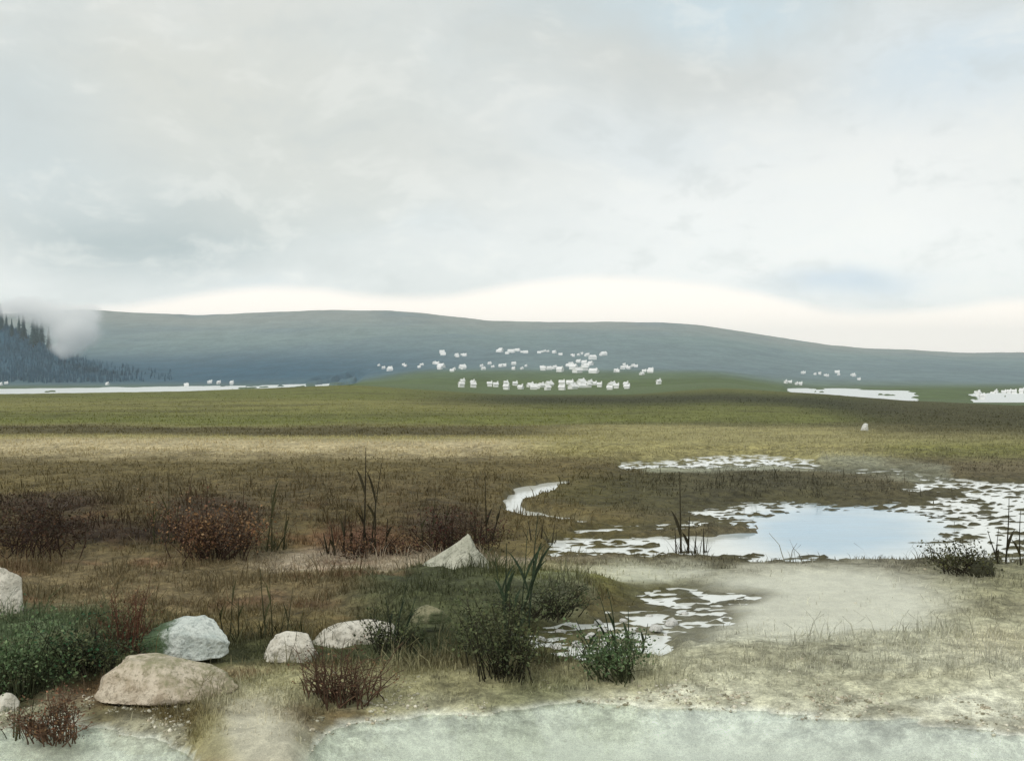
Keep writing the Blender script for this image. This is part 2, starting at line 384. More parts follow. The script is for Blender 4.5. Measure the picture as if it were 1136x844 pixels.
def mat_rock(name, base, dark, moss=None, side=(0, 0, 0), moss_amt=0., scale=6.):
    m = bpy.data.materials.new(name); nt, nn, L = nodes(m)
    tc = nn.new('ShaderNodeTexCoord'); pos = tc.outputs['Object']
    a = noise(nt, pos, scale, 6, .62); b = noise(nt, pos, scale * 5, 4, .6); v = noise(nt, pos, scale * .45, 3)
    col = mixc(nt, maprange(nt, a, .38, .72), base, dark)
    li = noise(nt, pos, scale * 1.7, 8, .7)
    col = mixc(nt, math_(nt, 'MULTIPLY', maprange(nt, li, .55, .6), .55), col, tuple(np.array(dark) * .6))
    col = mixc(nt, math_(nt, 'MULTIPLY', maprange(nt, b, .54, .64), .5), col, tuple(np.array(dark) * .55))
    if moss is not None:
        sep = nn.new('ShaderNodeSeparateXYZ'); L.new(pos, sep.inputs[0])
        s = math_(nt, 'ADD', math_(nt, 'MULTIPLY', sep.outputs[0], side[0]), math_(nt, 'MULTIPLY', sep.outputs[2], side[2]))
        f = maprange(nt, math_(nt, 'ADD', math_(nt, 'ADD', s, math_(nt, 'MULTIPLY', math_(nt, 'ADD', math_(nt, 'MULTIPLY', a, .9), math_(nt, 'MULTIPLY', b, .5)), .9)), moss_amt - .1), .5, .85)
        col = mixc(nt, f, col, moss)
    finish(nt, col, .88, bump(nt, math_(nt, 'ADD', math_(nt, 'ADD', a, li), math_(nt, 'MULTIPLY', b, .6)), .8, .05), .25)
    return m
def mat_plain(name, col, var=.15, scale=3., rough=.8):
    m = bpy.data.materials.new(name); nt, nn, L = nodes(m)
    tc = nn.new('ShaderNodeTexCoord')
    a = noise(nt, tc.outputs['Object'], scale, 4)
    c = np.array(col)
    finish(nt, mixc(nt, maprange(nt, a, .3, .7), tuple(c * (1 - var)), tuple(np.minimum(c * (1 + var), .9))), rough, None, .2)
    return m

# ------------------------------------------------------------------ mesh helpers
def mesh_np(name, V, faces, mat, parent=None, col=None, smooth=False, attrs=None):
    """V (n,3); faces (k,3|4) int array"""
    V = np.ascontiguousarray(V, np.float32); faces = np.ascontiguousarray(faces, np.int32)
    me = bpy.data.meshes.new(name); k = faces.shape[1]
    me.vertices.add(len(V)); me.vertices.foreach_set('co', V.ravel())
    me.loops.add(faces.size); me.loops.foreach_set('vertex_index', faces.ravel())
    me.polygons.add(len(faces))
    me.polygons.foreach_set('loop_start', np.arange(len(faces), dtype=np.int32) * k)
    me.polygons.foreach_set('loop_total', np.full(len(faces), k, np.int32))
    if smooth: me.polygons.foreach_set('use_smooth', np.ones(len(faces), bool))
    me.update(calc_edges=True); me.validate()
    if col is not None:
        a = me.attributes.new('Col', 'FLOAT_COLOR', 'POINT')
        c4 = np.ones((len(V), 4), np.float32); c4[:, :3] = col
        a.data.foreach_set('color', c4.ravel())
    for nm, v in (attrs or {}).items():
        a = me.attributes.new(nm, 'FLOAT', 'POINT'); a.data.foreach_set('value', np.ascontiguousarray(v, np.float32).ravel())
    me.materials.append(mat)
    o = bpy.data.objects.new(name, me); COL.objects.link(o)
    if parent: o.parent = parent
    return o
def thing(name, label, cat, loc=(0, 0, 0), rz=0., group=None):
    o = bpy.data.objects.new(name, None); COL.objects.link(o)
    o.empty_display_size = .2; o.location = loc; o.rotation_euler = (0, 0, rz)
    return tag(o, label, cat, group)
def tag(o, label, cat, group=None):
    o['label'] = label; o['category'] = cat
    if group: o['group'] = group
    return o
def structure(o, kind='structure'):
    o['kind'] = kind; return o
class MB:
    def __init__(s): s.v = []; s.f = []; s.c = []; s.n = 0
    def add(s, V, Fc, c=None):
        V = np.asarray(V, float); Fc = np.asarray(Fc, int)
        s.v.append(V); s.f.append(Fc + s.n); s.n += len(V)
        s.c.append(np.tile(np.asarray(c if c is not None else (.5, .5, .5), float), (len(V), 1)) if np.ndim(c) < 2 else np.asarray(c))
    def build(s, name, mat, parent=None, smooth=False):
        return mesh_np(name, np.vstack(s.v), np.vstack(s.f), mat, parent, np.vstack(s.c), smooth)
def tube(mb, P, R, c, k=5):
    P = np.asarray(P, float); n = len(P); ang = np.arange(k) * 2 * math.pi / k
    T = np.gradient(P, axis=0); T /= np.linalg.norm(T, axis=1)[:, None] + 1e-9
    up = np.where(abs(T[:, 2:3]) < .9, np.array([[0, 0, 1.]]), np.array([[1., 0, 0]]))
    A = np.cross(T, up); A /= np.linalg.norm(A, axis=1)[:, None] + 1e-9; B = np.cross(T, A)
    R = np.asarray(R, float)
    V = P[:, None, :] + R[:, None, None] * (np.cos(ang)[None, :, None] * A[:, None, :] + np.sin(ang)[None, :, None] * B[:, None, :])
    f = []
    for i in range(n - 1):
        for j in range(k):
            f.append([i * k + j, i * k + (j + 1) % k, (i + 1) * k + (j + 1) % k, (i + 1) * k + j])
    mb.add(V.reshape(-1, 3), f, c)
def ribbon(mb, P, W, side, c):
    """a folded leaf blade along P (a shallow V in section)"""
    P = np.asarray(P, float); n = len(P); side = np.asarray(side, float); side = side / np.linalg.norm(side)
    T = np.gradient(P, axis=0); T /= np.linalg.norm(T, axis=1)[:, None] + 1e-9
    nrm = np.cross(T, side); W = np.asarray(W)[:, None]
    V = np.concatenate([P - side * W + nrm * W * .35, P, P + side * W + nrm * W * .35])
    f = []
    for i in range(n - 1):
        f += [[i, n + i, n + i + 1, i + 1], [n + i, 2 * n + i, 2 * n + i + 1, n + i + 1]]
    mb.add(V, f, c)

# ------------------------------------------------------------------ build the ground and the hills
M_GROUND = mat_ground(); M_HILL = mat_hill()
rowsD = np.concatenate([np.linspace(-4, 6, 16)[:-1], np.arange(6, 20, .05), np.arange(20, 46, .1), np.exp(np.linspace(math.log(46), math.log(8800), 330))])
uu = np.linspace(-.85, .85, 820)
GX = uu[None, :] * (rowsD[:, None] + 20); GD = np.repeat(rowsD[:, None], len(uu), 1)
GZ = height(GX, GD)
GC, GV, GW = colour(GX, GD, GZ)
split = int(np.searchsorted(rowsD, 760))
def sheet(name, r0, r1, mat):
    V = np.stack([GX[r0:r1], GD[r0:r1], GZ[r0:r1]], -1); n, m_ = V.shape[:2]
    i = np.arange(n - 1)[:, None] * m_ + np.arange(m_ - 1)[None, :]
    q = np.stack([i, i + 1, i + m_ + 1, i + m_], -1).reshape(-1, 4)
    return structure(mesh_np(name, V.reshape(-1, 3), q, mat, None, GC[r0:r1].reshape(-1, 3), True, {'wet': GW[r0:r1]}))
sheet('ground', 0, split + 1, M_GROUND)
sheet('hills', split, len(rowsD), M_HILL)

def zat(X, D): return float(height(np.array([X]), np.array([D]))[0])

# ------------------------------------------------------------------ water
def flat(name, pts, z, mat):
    me = bpy.data.meshes.new(name); me.from_pydata([(x, y, z) for x, y in pts], [], [list(range(len(pts)))]); me.materials.append(mat)
    o = bpy.data.objects.new(name, me); COL.objects.link(o); return structure(o)
M_W1 = mat_water('silty_shallows', lin(200, 206, 188), .12, 1.33, 3.0, .02, (.5, 1.2, 1))
M_W2 = mat_water('marsh_water_surface', None, .10, 1.45, 5.0, .015, (.6, 1.3, 1))
M_LAKE = mat_water('lake_surface', (.74, .76, .74), .38, 1.33, .4, .3, (1, 1, 1))  # near-white base paints the bright sky's reflection into the lake colour
def pxw(x, y): return ground_at(x, y)
_nt = M_W1.node_tree; _p = [n for n in _nt.nodes if n.type == 'BSDF_PRINCIPLED'][0]; _o = [n for n in _nt.nodes if n.type == 'OUTPUT_MATERIAL'][0]
_fr = _nt.nodes.new('ShaderNodeFresnel'); _fr.inputs['IOR'].default_value = 1.31; _gl = _nt.nodes.new('ShaderNodeBsdfGlossy'); _gl.inputs['Roughness'].default_value = .05
_tr = _nt.nodes.new('ShaderNodeBsdfTransparent'); _tr.inputs[0].default_value = (.97, .99, .97, 1); _mx = _nt.nodes.new('ShaderNodeMixShader')
_nl = _p.inputs['Normal'].links[0].from_socket; _nt.links.new(_nl, _fr.inputs['Normal']); _nt.links.new(_nl, _gl.inputs['Normal'])
_nt.links.new(_fr.outputs[0], _mx.inputs[0]); _nt.links.new(_tr.outputs[0], _mx.inputs[1]); _nt.links.new(_gl.outputs[0], _mx.inputs[2]); _nt.links.new(_mx.outputs[0], _o.inputs['Surface'])
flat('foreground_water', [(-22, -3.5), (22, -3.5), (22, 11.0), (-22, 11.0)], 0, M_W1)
gx, gy = np.meshgrid(np.linspace(-19.5, 19.5, 260), np.linspace(11.0, 35.9, 200))
_xp, _yp, _wx, _wy, _m = masks(gx, gy)
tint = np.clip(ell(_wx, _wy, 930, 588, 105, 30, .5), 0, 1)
wc = lin(232, 234, 227)[None, None] * (1 - tint[..., None]) + lin(142, 180, 204)[None, None] * tint[..., None]  # near-white base carries painted sky glints; the pool region is tinted blue
ii = np.arange(199)[:, None] * 260 + np.arange(259)[None]
structure(mesh_np('marsh_water', np.stack([gx, gy, gx * 0], -1).reshape(-1, 3), np.stack([ii, ii + 1, ii + 261, ii + 260], -1).reshape(-1, 4), M_W2, None, wc.reshape(-1, 3), True))
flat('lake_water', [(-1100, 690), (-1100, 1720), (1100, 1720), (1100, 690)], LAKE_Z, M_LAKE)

# ------------------------------------------------------------------ grass: one uncountable mass
M_GRASS = mat_leaf('grass_blades', .75, .25)
def grass(n, d0, d1, hmin, hmax, name, keep=1.0, wpx=1.0, straw=.25, rush=False, var=1., tone=1.1):
    # spread evenly over the view, so nearer ground carries more blades per metre
    y0, y1 = HY + CAMH * F / d1, HY + CAMH * F / d0
    yp = RNG.uniform(y0, y1, n); D = CAMH * F / (yp - HY); xp = RNG.uniform(-240, 1376, n)
    X = (xp - CX) / F * (D + 2.0)
    cl = fbm(X * 1.3, D * 1.3, 3, 61)
    z = height(X, D); c, veg, wet = colour(X, D, z)
    if rush:                                   # taller dark growth gathers in clumps on the banks
        xq, yq, wx, wy, _m = masks(X, D)
        b = np.maximum.reduce([.5 * ell(wx, wy, 790, 548, 190, 18, .5), .8 * ell(wx, wy, 90, 595, 210, 26, .5), .75 * ell(wx, wy, 430, 600, 150, 18, .6), ell(wx, wy, 520, 668, 140, 22, .5),
              ell(wx, wy, 560, 742, 190, 18, .6), ell(wx, wy, 60, 735, 130, 40, .5), .9 * ell(wx, wy, 200, 742, 160, 22, .6), .8 * ell(wx, wy, 1075, 632, 80, 10, .5), .45 * box(wx, wy, -300, 640, 535, 760, 60, 20), .3 * box(wx, wy, 740, 1400, 700, 775, 60, 12), .3 * ell(wx, wy, 950, 624, 100, 5, .5)] + [ell(xq, yq, *e, .5) for e in ((175, 784, 95, 6), (205, 735, 65, 6), (322, 738, 45, 5), (392, 723, 60, 5), (505, 646, 60, 4), (0, 690, 40, 6), (476, 694, 34, 4))])
        veg = np.minimum(1, veg * 1.2) * b * sstep(-.12, .22, fbm(X * 1.1, D * 1.1, 3, 62)); c = c * .8
    ok = (RNG.random(n) < veg * np.clip(.6 + cl * 1.6, .08, 1) * keep) & ((z > .012) | (D > 34))
    X, D, z, c, cl, xp = X[ok], D[ok], z[ok], c[ok], cl[ok], xp[ok]; n = len(X)
    h = RNG.uniform(hmin, hmax, n) * (1 + .8 * np.clip(cl, -.5, 1)) * (1 + .6 * (RNG.random(n) < .05))
    w = np.maximum(.004, D / F * .55 * wpx) * RNG.uniform(.6, 1.3, n)
    a = RNG.uniform(0, 2 * math.pi, n); lean = RNG.uniform(.1, .9, n) * h
    la = a + RNG.normal(0, .6, n) + math.pi / 2
    dx, dy = np.cos(la) * lean, np.sin(la) * lean
    sx, sy = np.cos(a) * w, np.sin(a) * w
    z0 = z - .012
    P = np.stack([np.stack([X - sx, D - sy, z0], 1), np.stack([X + sx, D + sy, z0], 1),
                  np.stack([X + dx * .35 + sx * .7, D + dy * .35 + sy * .7, z0 + h * .6], 1), np.stack([X + dx * .35 - sx * .7, D + dy * .35 - sy * .7, z0 + h * .6], 1),
                  np.stack([X + dx, D + dy, z0 + h * .95], 1), np.stack([X + dx * 1.02, D + dy, z0 + h * .94], 1)], 1)
    base = np.arange(n)[:, None] * 6
    q = np.concatenate([base + np.array([[0, 1, 2, 3]]), base + np.array([[3, 2, 4, 5]])])
    v = RNG.uniform(.65, 1.35, (n, 1)); t = RNG.random((n, 1)) < straw
    lum = (c @ np.array([.3, .6, .1]))[:, None]; gd = (.04 + .2 * sstep(600, 800, xp))[:, None]; c = c * (1 - gd) + lum * gd
    c = np.where(t, c * .9 + C['strawlt'] * .16, c) * (1 + (v - 1) * var) * tone
    return structure(mesh_np(name, P.reshape(-1, 3), q, M_GRASS, None, np.repeat(c, 6, 0)), 'stuff')
grass(360000, 8.4, 36, .025, .085, 'grass', .9, 1., .18, False, .6, 1.08)
grass(150000, 33, 300, .03, .10, 'field_grass', .8, 1.1, .15, False, .4, 1.3)
grass(150000, 8.6, 34, .08, .26, 'rushes', 1.0, 1.0, .08, True, .7, 1.1)

# ------------------------------------------------------------------ stones
import bmesh
def rock(name, label, xr, yr_, mat, seed, depth=.8, sharp=0., group=None, sink=.12, rz=0., peak=None, sub=5, cat='boulder'):
    (x0, x1), (y0, y1) = xr, yr_
    X, D = ground_at((x0 + x1) / 2, y1 - 2); z = max(zat(X, D), -.03)
    D = (CAMH - z) * F / (y1 - HY); X = ((x0 + x1) / 2 - CX) / F * D
    w = (x1 - x0) / F * D; h = (y1 - y0) / F * D
    bm = bmesh.new(); bmesh.ops.create_icosphere(bm, subdivisions=sub, radius=1)
    V = np.array([v.co[:] for v in bm.verts])
    r = np.random.default_rng(seed)
    for k in range(16):                                 # planed faces
        nrm = r.normal(size=3); nrm[2] = abs(nrm[2]) * .6; nrm /= np.linalg.norm(nrm); d = r.uniform(.52, .86)
        s = V @ nrm; V = V - np.clip(s - d, 0, None)[:, None] * nrm * .85
    n1 = fbm(V[:, 0] * 1.2 + seed, V[:, 1] * 1.2 + V[:, 2] * 1.7, 4, seed); V *= (1 + .13 * n1)[:, None]
    n2 = fbm(V[:, 0] * 4 + seed, V[:, 1] * 4 + V[:, 2] * 5, 3, seed + 3); V *= (1 + .055 * n2)[:, None]; n3 = fbm(V[:, 0] * 11 + seed, V[:, 1] * 11 + V[:, 2] * 13, 2, seed + 5); V *= (1 + .014 * n3)[:, None]
    if peak is not None:
        t = np.clip((V[:, 2] + .2) / 1.2, 0, 1); V[:, 0] = V[:, 0] * (1 - .75 * t) + peak * t; V[:, 1] *= 1 - .7 * t
    V[:, 2] = np.where(V[:, 2] < -.35, -.35 + (V[:, 2] + .35) * .3, V[:, 2])
    mn, mx = V.min(0), V.max(0)
    V[:, 0] = (V[:, 0] - (mn[0] + mx[0]) / 2) / (mx[0] - mn[0]) * w
    V[:, 1] = (V[:, 1] - (mn[1] + mx[1]) / 2) / (mx[1] - mn[1]) * w * depth
    hh = h * (1 + sink); V[:, 2] = (V[:, 2] - mn[2]) / (mx[2] - mn[2]) * hh - hh * sink
    for v, p in zip(bm.verts, V): v.co = p
    for f in bm.faces: f.smooth = True
    me = bpy.data.meshes.new(name); bm.to_mesh(me); bm.free(); me.materials.append(mat)
    o = bpy.data.objects.new(name, me); COL.objects.link(o)
    o.location = (X, D + w * depth * .35, z); o.rotation_euler = (0, 0, rz)
    return tag(o, label, cat, group)
MOSS = lin(88, 106, 76); 
M_RW = mat_rock('white_mossy_stone', (.72, .76, .70), (.52, .58, .54), MOSS, (-2.4, 0, -.4), -.1)
M_RP = mat_rock('pinkish_stone', lin(218, 205, 184), lin(176, 158, 134), lin(150, 148, 116), (.25, 0, .9), -.12)
M_RC = mat_rock('cream_stone', (.76, .72, .62), (.52, .48, .39), MOSS, (0, 0, -1.5), 0.08)
M_RG = mat_rock('pale_grey_stone', lin(198, 196, 178), lin(160, 160, 142), lin(120, 128, 108), (0, 0, -1.0), .12)
M_RO = mat_rock('olive_grey_stone', lin(150, 146, 116), lin(104, 104, 78), lin(80, 88, 60), (0, 0, -1.0), .2)
M_RD = mat_rock('dark_wet_stone', lin(70, 70, 52), lin(48, 48, 36))
M_RS = mat_rock('white_pebble', (.8, .79, .74), (.6, .6, .55), None, scale=14)
rock('boulder', 'rounded white boulder with green moss on its left end', (150, 252), (689, 729), M_RW, 3, .6)
rock('boulder', 'wide low pinkish boulder lying in front of the mossy white one', (94, 256), (736, 780), M_RP, 8, .5)
rock('boulder', 'long flat cream boulder among dark grass between shrubs', (340, 441), (693, 719), M_RC, 14, .55)
rock('boulder', 'short cream boulder between the mossy white boulder and the long flat cream one', (287, 352), (704, 734), M_RC, 19, .6)
rock('boulder', 'pointed pale grey rock like a small pyramid beside the dark brushwood', (462, 552), (595, 642), M_RG, 23, .7, peak=.12)
rock('boulder', 'upright cream boulder cut by the left edge of the photo behind green undergrowth', (-22, 22), (628, 684), M_RC, 29, .8)
rock('boulder', 'low olive grey stone half sunk in dark green grass', (452, 502), (672, 690), M_RO, 31, .6)
rock('boulder', 'dark wet stone on the far edge of the pale mudflat', (1078, 1108), (622, 640), M_RD, 37, .7)
rock('white_stone', 'small white stone lying alone on the olive green field', (955.5, 964.5), (469.5, 477.5), M_RS, 41, .8, sub=3, cat='stone')
rock('white_stone', 'small whitish stone beside the small reddish bush at the water edge', (-12, 18), (770, 790), M_RC, 43, .7, sub=3, cat='stone')
k = 0
spots = [(600, 712, 13), (622, 704, 15), (640, 716, 12), (655, 708, 14), (668, 701, 12), (618, 722, 16), (646, 727, 14), (672, 718, 15), (632, 697, 10), (700, 702, 13), (590, 728, 14), (664, 692, 10),
         (692, 690, 9), (728, 700, 16), (746, 694, 18), (760, 684, 12), (720, 686, 10), (740, 708, 12)]
for (x, y, w) in spots:
    rock('white_stone', 'fist sized white stone in the glinting shallows between the two green shrubs', (x - w / 2, x + w / 2), (y - w * .42, y), M_RS, 50 + k, .8, 
         group='white stones in the shallows', sub=2, cat='stone'); k += 1

# ------------------------------------------------------------------ gravel along the shore: nobody could count it
def gravel(n):
    bm = bmesh.new(); bmesh.ops.create_icosphere(bm, subdivisions=1, radius=1); bv = np.array([v.co[:] for v in bm.verts]); bf = np.array([[v.index for v in f.verts] for f in bm.faces]); bm.free()
    xp = RNG.uniform(-150, 1290, n); sh = np.interp(xp, SHX, SHY); yp = sh + RNG.normal(0, 1, n) * np.where(RNG.random(n) < .7, 8, 40) - 4
    yp = np.where(yp > 836, 640 + 0 * yp, np.maximum(yp, 640)); D = CAMH * F / (yp - HY); X = (xp - CX) / F * D; z = height(X, D)
    ok = (fbm(X * 1.5, D * 1.5, 3, 81) > -.05) & (z > -.01) & (RNG.random(n) < np.where(yp < 760, .5 * (xp > 640), 1)); X, D, z = X[ok], D[ok], z[ok]; n = len(X)
    sc = .006 + .02 * RNG.random(n) ** 5; ax = RNG.uniform(.6, 1.4, (n, 1, 3)) * np.array([1, 1, .6]); jit = 1 + RNG.normal(0, .1, (n, len(bv), 1))
    V = bv[None] * ax * jit * sc[:, None, None] + np.stack([X, D, z + sc * .1], 1)[:, None, :]
    pal = np.array([lin(196, 192, 172), lin(170, 166, 146), lin(140, 136, 114), lin(214, 208, 190), lin(184, 174, 152)])
    c = pal[RNG.integers(0, 5, n)] * RNG.uniform(.8, 1.1, (n, 1))
    structure(mesh_np('gravel', V.reshape(-1, 3), (bf[None] + (np.arange(n) * len(bv))[:, None, None]).reshape(-1, 3), M_GRAV, None, np.repeat(c, len(bv), 0), True), 'stuff')
M_GRAV = mat_leaf('gravel_stone', .8, .0)
gravel(7000)

# ------------------------------------------------------------------ shrubs
M_LEAF = mat_leaf('shrub_leaves', .6, .2); M_TWIG = mat_leaf('shrub_twigs', .8, .0)
def shrub(name, label, xr, yr_, cols, seed, leaves=2600, leaf=.026, twigs=60, twigc=lin(60, 44, 34), bare=0., cat='shrub', depth=.8, group=None):
    (x0, x1), (y0, y1) = xr, yr_
    r = np.random.default_rng(seed)
    X, D = ground_at((x0 + x1) / 2, y1); z = max(zat(X, D), 0.0)
    D = (CAMH - z) * F / (y1 - HY); X = ((x0 + x1) / 2 - CX) / F * D
    w = (x1 - x0) / F * D * 1.22; h = (y1 - y0) / F * D
    root = thing(name, label, cat, (X, D + .1, z), 0, group)
    mb = MB(); tips = []
    subs = [(r.uniform(-.48, .48), r.uniform(-.4, .4), r.uniform(.4, 1.0)) for _ in range(6)]; subs[0] = (r.uniform(-.15, .15), 0, 1.0)
    for i in range(twigs):
        a = r.uniform(0, 2 * math.pi); rad = math.sqrt(r.uniform(0, 1)) * .5
        bx, by = r.normal(0, .1) * w, r.normal(0, .1) * w * depth
        sx_, sy_, sh_ = subs[r.integers(len(subs))]
        tx, ty = (sx_ + r.normal(0, .11)) * w, (sy_ + r.normal(0, .11)) * w * depth
        bx, by = bx + tx * .45, by + ty * .45
        th = max(h * sh_ * (r.uniform(.35, 1.0) if r.random() < .85 else r.uniform(1.05, 1.3)), .12 * h)
        t = np.linspace(0, 1, 6)[:, None]
        mid = np.array([bx * .6 + tx * .4 + r.normal(0, .04) * w, by * .6 + ty * .4, th * .62])
        P = (1 - t) ** 2 * np.array([bx, by, -.04]) + 2 * t * (1 - t) * mid + t ** 2 * np.array([tx, ty, th])
        P[1:-1] += r.normal(0, .012 * w, (4, 3))
        tube(mb, P, np.linspace(.009, .0025, 6) * (1 + bare * .4) * min(1, .35 + .5 * w), twigc * r.uniform(.7, 1.3), 4)
        for q in range(3 if bare > 0 else 2):
            s = P[r.integers(2, 5)]; e = s + np.array([r.normal(0, .14) * w, r.normal(0, .12) * w, abs(r.normal(.12, .08)) * h])
            tube(mb, [s, (s + e) / 2 + r.normal(0, .01, 3), e], np.array([.0045, .0035, .0015]) * min(1, .35 + .5 * w), twigc * r.uniform(.7, 1.4), 3); tips.append(e)
        tips.append(P[-1]); tips.append(P[-2]); tips.append(P[3])
    mb.build('branches', M_TWIG, root)
    leaves = int(leaves * .72)
    if leaves:
        tips = np.array(tips); cols = np.array(cols)
        tw = r.random(len(tips)) ** 2 + .04; ci = r.choice(len(tips), leaves, p=tw / tw.sum()); ctr = tips[ci] + r.normal(0, 1, (leaves, 3)) * np.array([.075 * w, .075 * w, .08 * h])
        ctr[:, 2] = np.clip(ctr[:, 2], .01, h * 1.04)
        d = r.normal(size=(leaves, 3)); d[:, 2] = abs(d[:, 2]) * .8; d /= np.linalg.norm(d, axis=1)[:, None]
        s = np.cross(d, r.normal(size=(leaves, 3))); s /= np.linalg.norm(s, axis=1)[:, None]
        L = leaf * r.uniform(.45, 1.7, (leaves, 1)); W = L * r.uniform(.2, .42, (leaves, 1))
        V = np.stack([ctr, ctr + d * L * .5 + s * W, ctr + d * L, ctr + d * L * .5 - s * W], 1)
        pick = (ci * 7919 % 97 / 97. * len(cols)).astype(int) % len(cols)     # colour runs by twig, so clumps differ
        pick = np.where(r.random(leaves) < .3, r.integers(0, len(cols), leaves), pick)
        c = cols[pick] * r.uniform(.6, 1.4, (leaves, 1))
        mesh_np('foliage', V.reshape(-1, 3), np.arange(leaves * 4).reshape(-1, 4), M_LEAF, root, np.repeat(c, 4, 0))
    return root
RB = [lin(104, 78, 58), lin(88, 68, 52), lin(134, 108, 78), lin(76, 62, 46), lin(116, 84, 64)]
DKB = [lin(62, 48, 36), lin(50, 40, 30), lin(80, 58, 42), lin(58, 52, 34)]
GRD = [lin(70, 78, 52), lin(86, 94, 62), lin(60, 66, 44), lin(98, 102, 70)]
GRN = [lin(84, 106, 70), lin(102, 122, 84), lin(70, 88, 58), lin(112, 128, 90)]
OCH = [lin(150, 116, 80), lin(120, 88, 60), lin(92, 64, 46)]
shrub('heather_shrub', 'russet brown heather shrub with an ochre middle standing on the dark brown bank', (186, 280), (543, 622), RB + OCH[:1], 1, 3600, .035)
shrub('heather_shrub', 'small ochre heather tuft growing against the russet brown shrub', (205, 250), (565, 620), OCH, 2, 1200, .03, 30)
shrub('brushwood', 'dark purplish brushwood behind the pointed pale rock', (452, 545), (568, 612), DKB + [lin(78, 46, 40)], 3, 2800, .03, 60)
shrub('brushwood', 'broad dark brown brushwood at the left edge on the dark bank', (-50, 105), (556, 612), DKB, 4, 3600, .035, 70)
shrub('heather_shrub', 'low reddish heather at the foot of the tallest reeds', (372, 446), (584, 618), RB, 5, 2000, .028, 45)
shrub('marsh_shrub', 'dark green shrub at the water edge pierced by slanting reeds', (524, 600), (668, 752), GRD, 6, 3600, .026, 70, lin(50, 48, 34))
shrub('marsh_shrub', 'green bushy shrub under the curved reeds beside the glinting shallows', (656, 730), (698, 753), GRN, 7, 2800, .024, 55, lin(58, 62, 40))
shrub('marsh_shrub', 'dark green shrub beside the mossy white boulder', (56, 146), (688, 742), GRD + [lin(58, 92, 62)], 8, 3200, .024, 55, lin(50, 48, 34))
shrub('marsh_shrub', 'large spreading green shrub below the upright cream boulder at the left edge', (-45, 62), (676, 776), GRN, 9, 4600, .026, 75, lin(60, 64, 42))
shrub('twiggy_bush', 'reddish brown leggy bush rising behind the dark green shrub by the mossy white boulder', (106, 154), (642, 726), RB, 10, 700, .02, 46, lin(98, 66, 50), .4)
shrub('twiggy_bush', 'small reddish bush at the water edge below the large spreading green shrub', (28, 100), (774, 820), RB + [lin(132, 94, 72)], 12, 2200, .018, 60, lin(96, 74, 58), .1)
shrub('twiggy_bush', 'red brown bush of bare upright stems in front of the long flat cream boulder', (338, 420), (722, 778), RB, 13, 900, .016, 70, lin(84, 64, 50), .2)
shrub('marsh_shrub', 'dark green shrub behind the slanting reeds on the bank above the glinting shallows', (560, 640), (650, 684), GRD, 15, 2400, .024, 60, lin(50, 48, 34))
shrub('marsh_shrub', 'dark green tuft between the sunken olive stone and the flat cream boulder', (405, 462), (684, 724), GRD, 16, 1800, .022, 40, lin(50, 48, 34))
shrub('marsh_shrub', 'dark olive bush on the shore of the pale mudflat under the marsh reeds', (1052, 1128), (606, 638), [lin(70, 72, 46), lin(54, 56, 36), lin(86, 86, 54)], 17, 2200, .03, 45, lin(54, 48, 36))

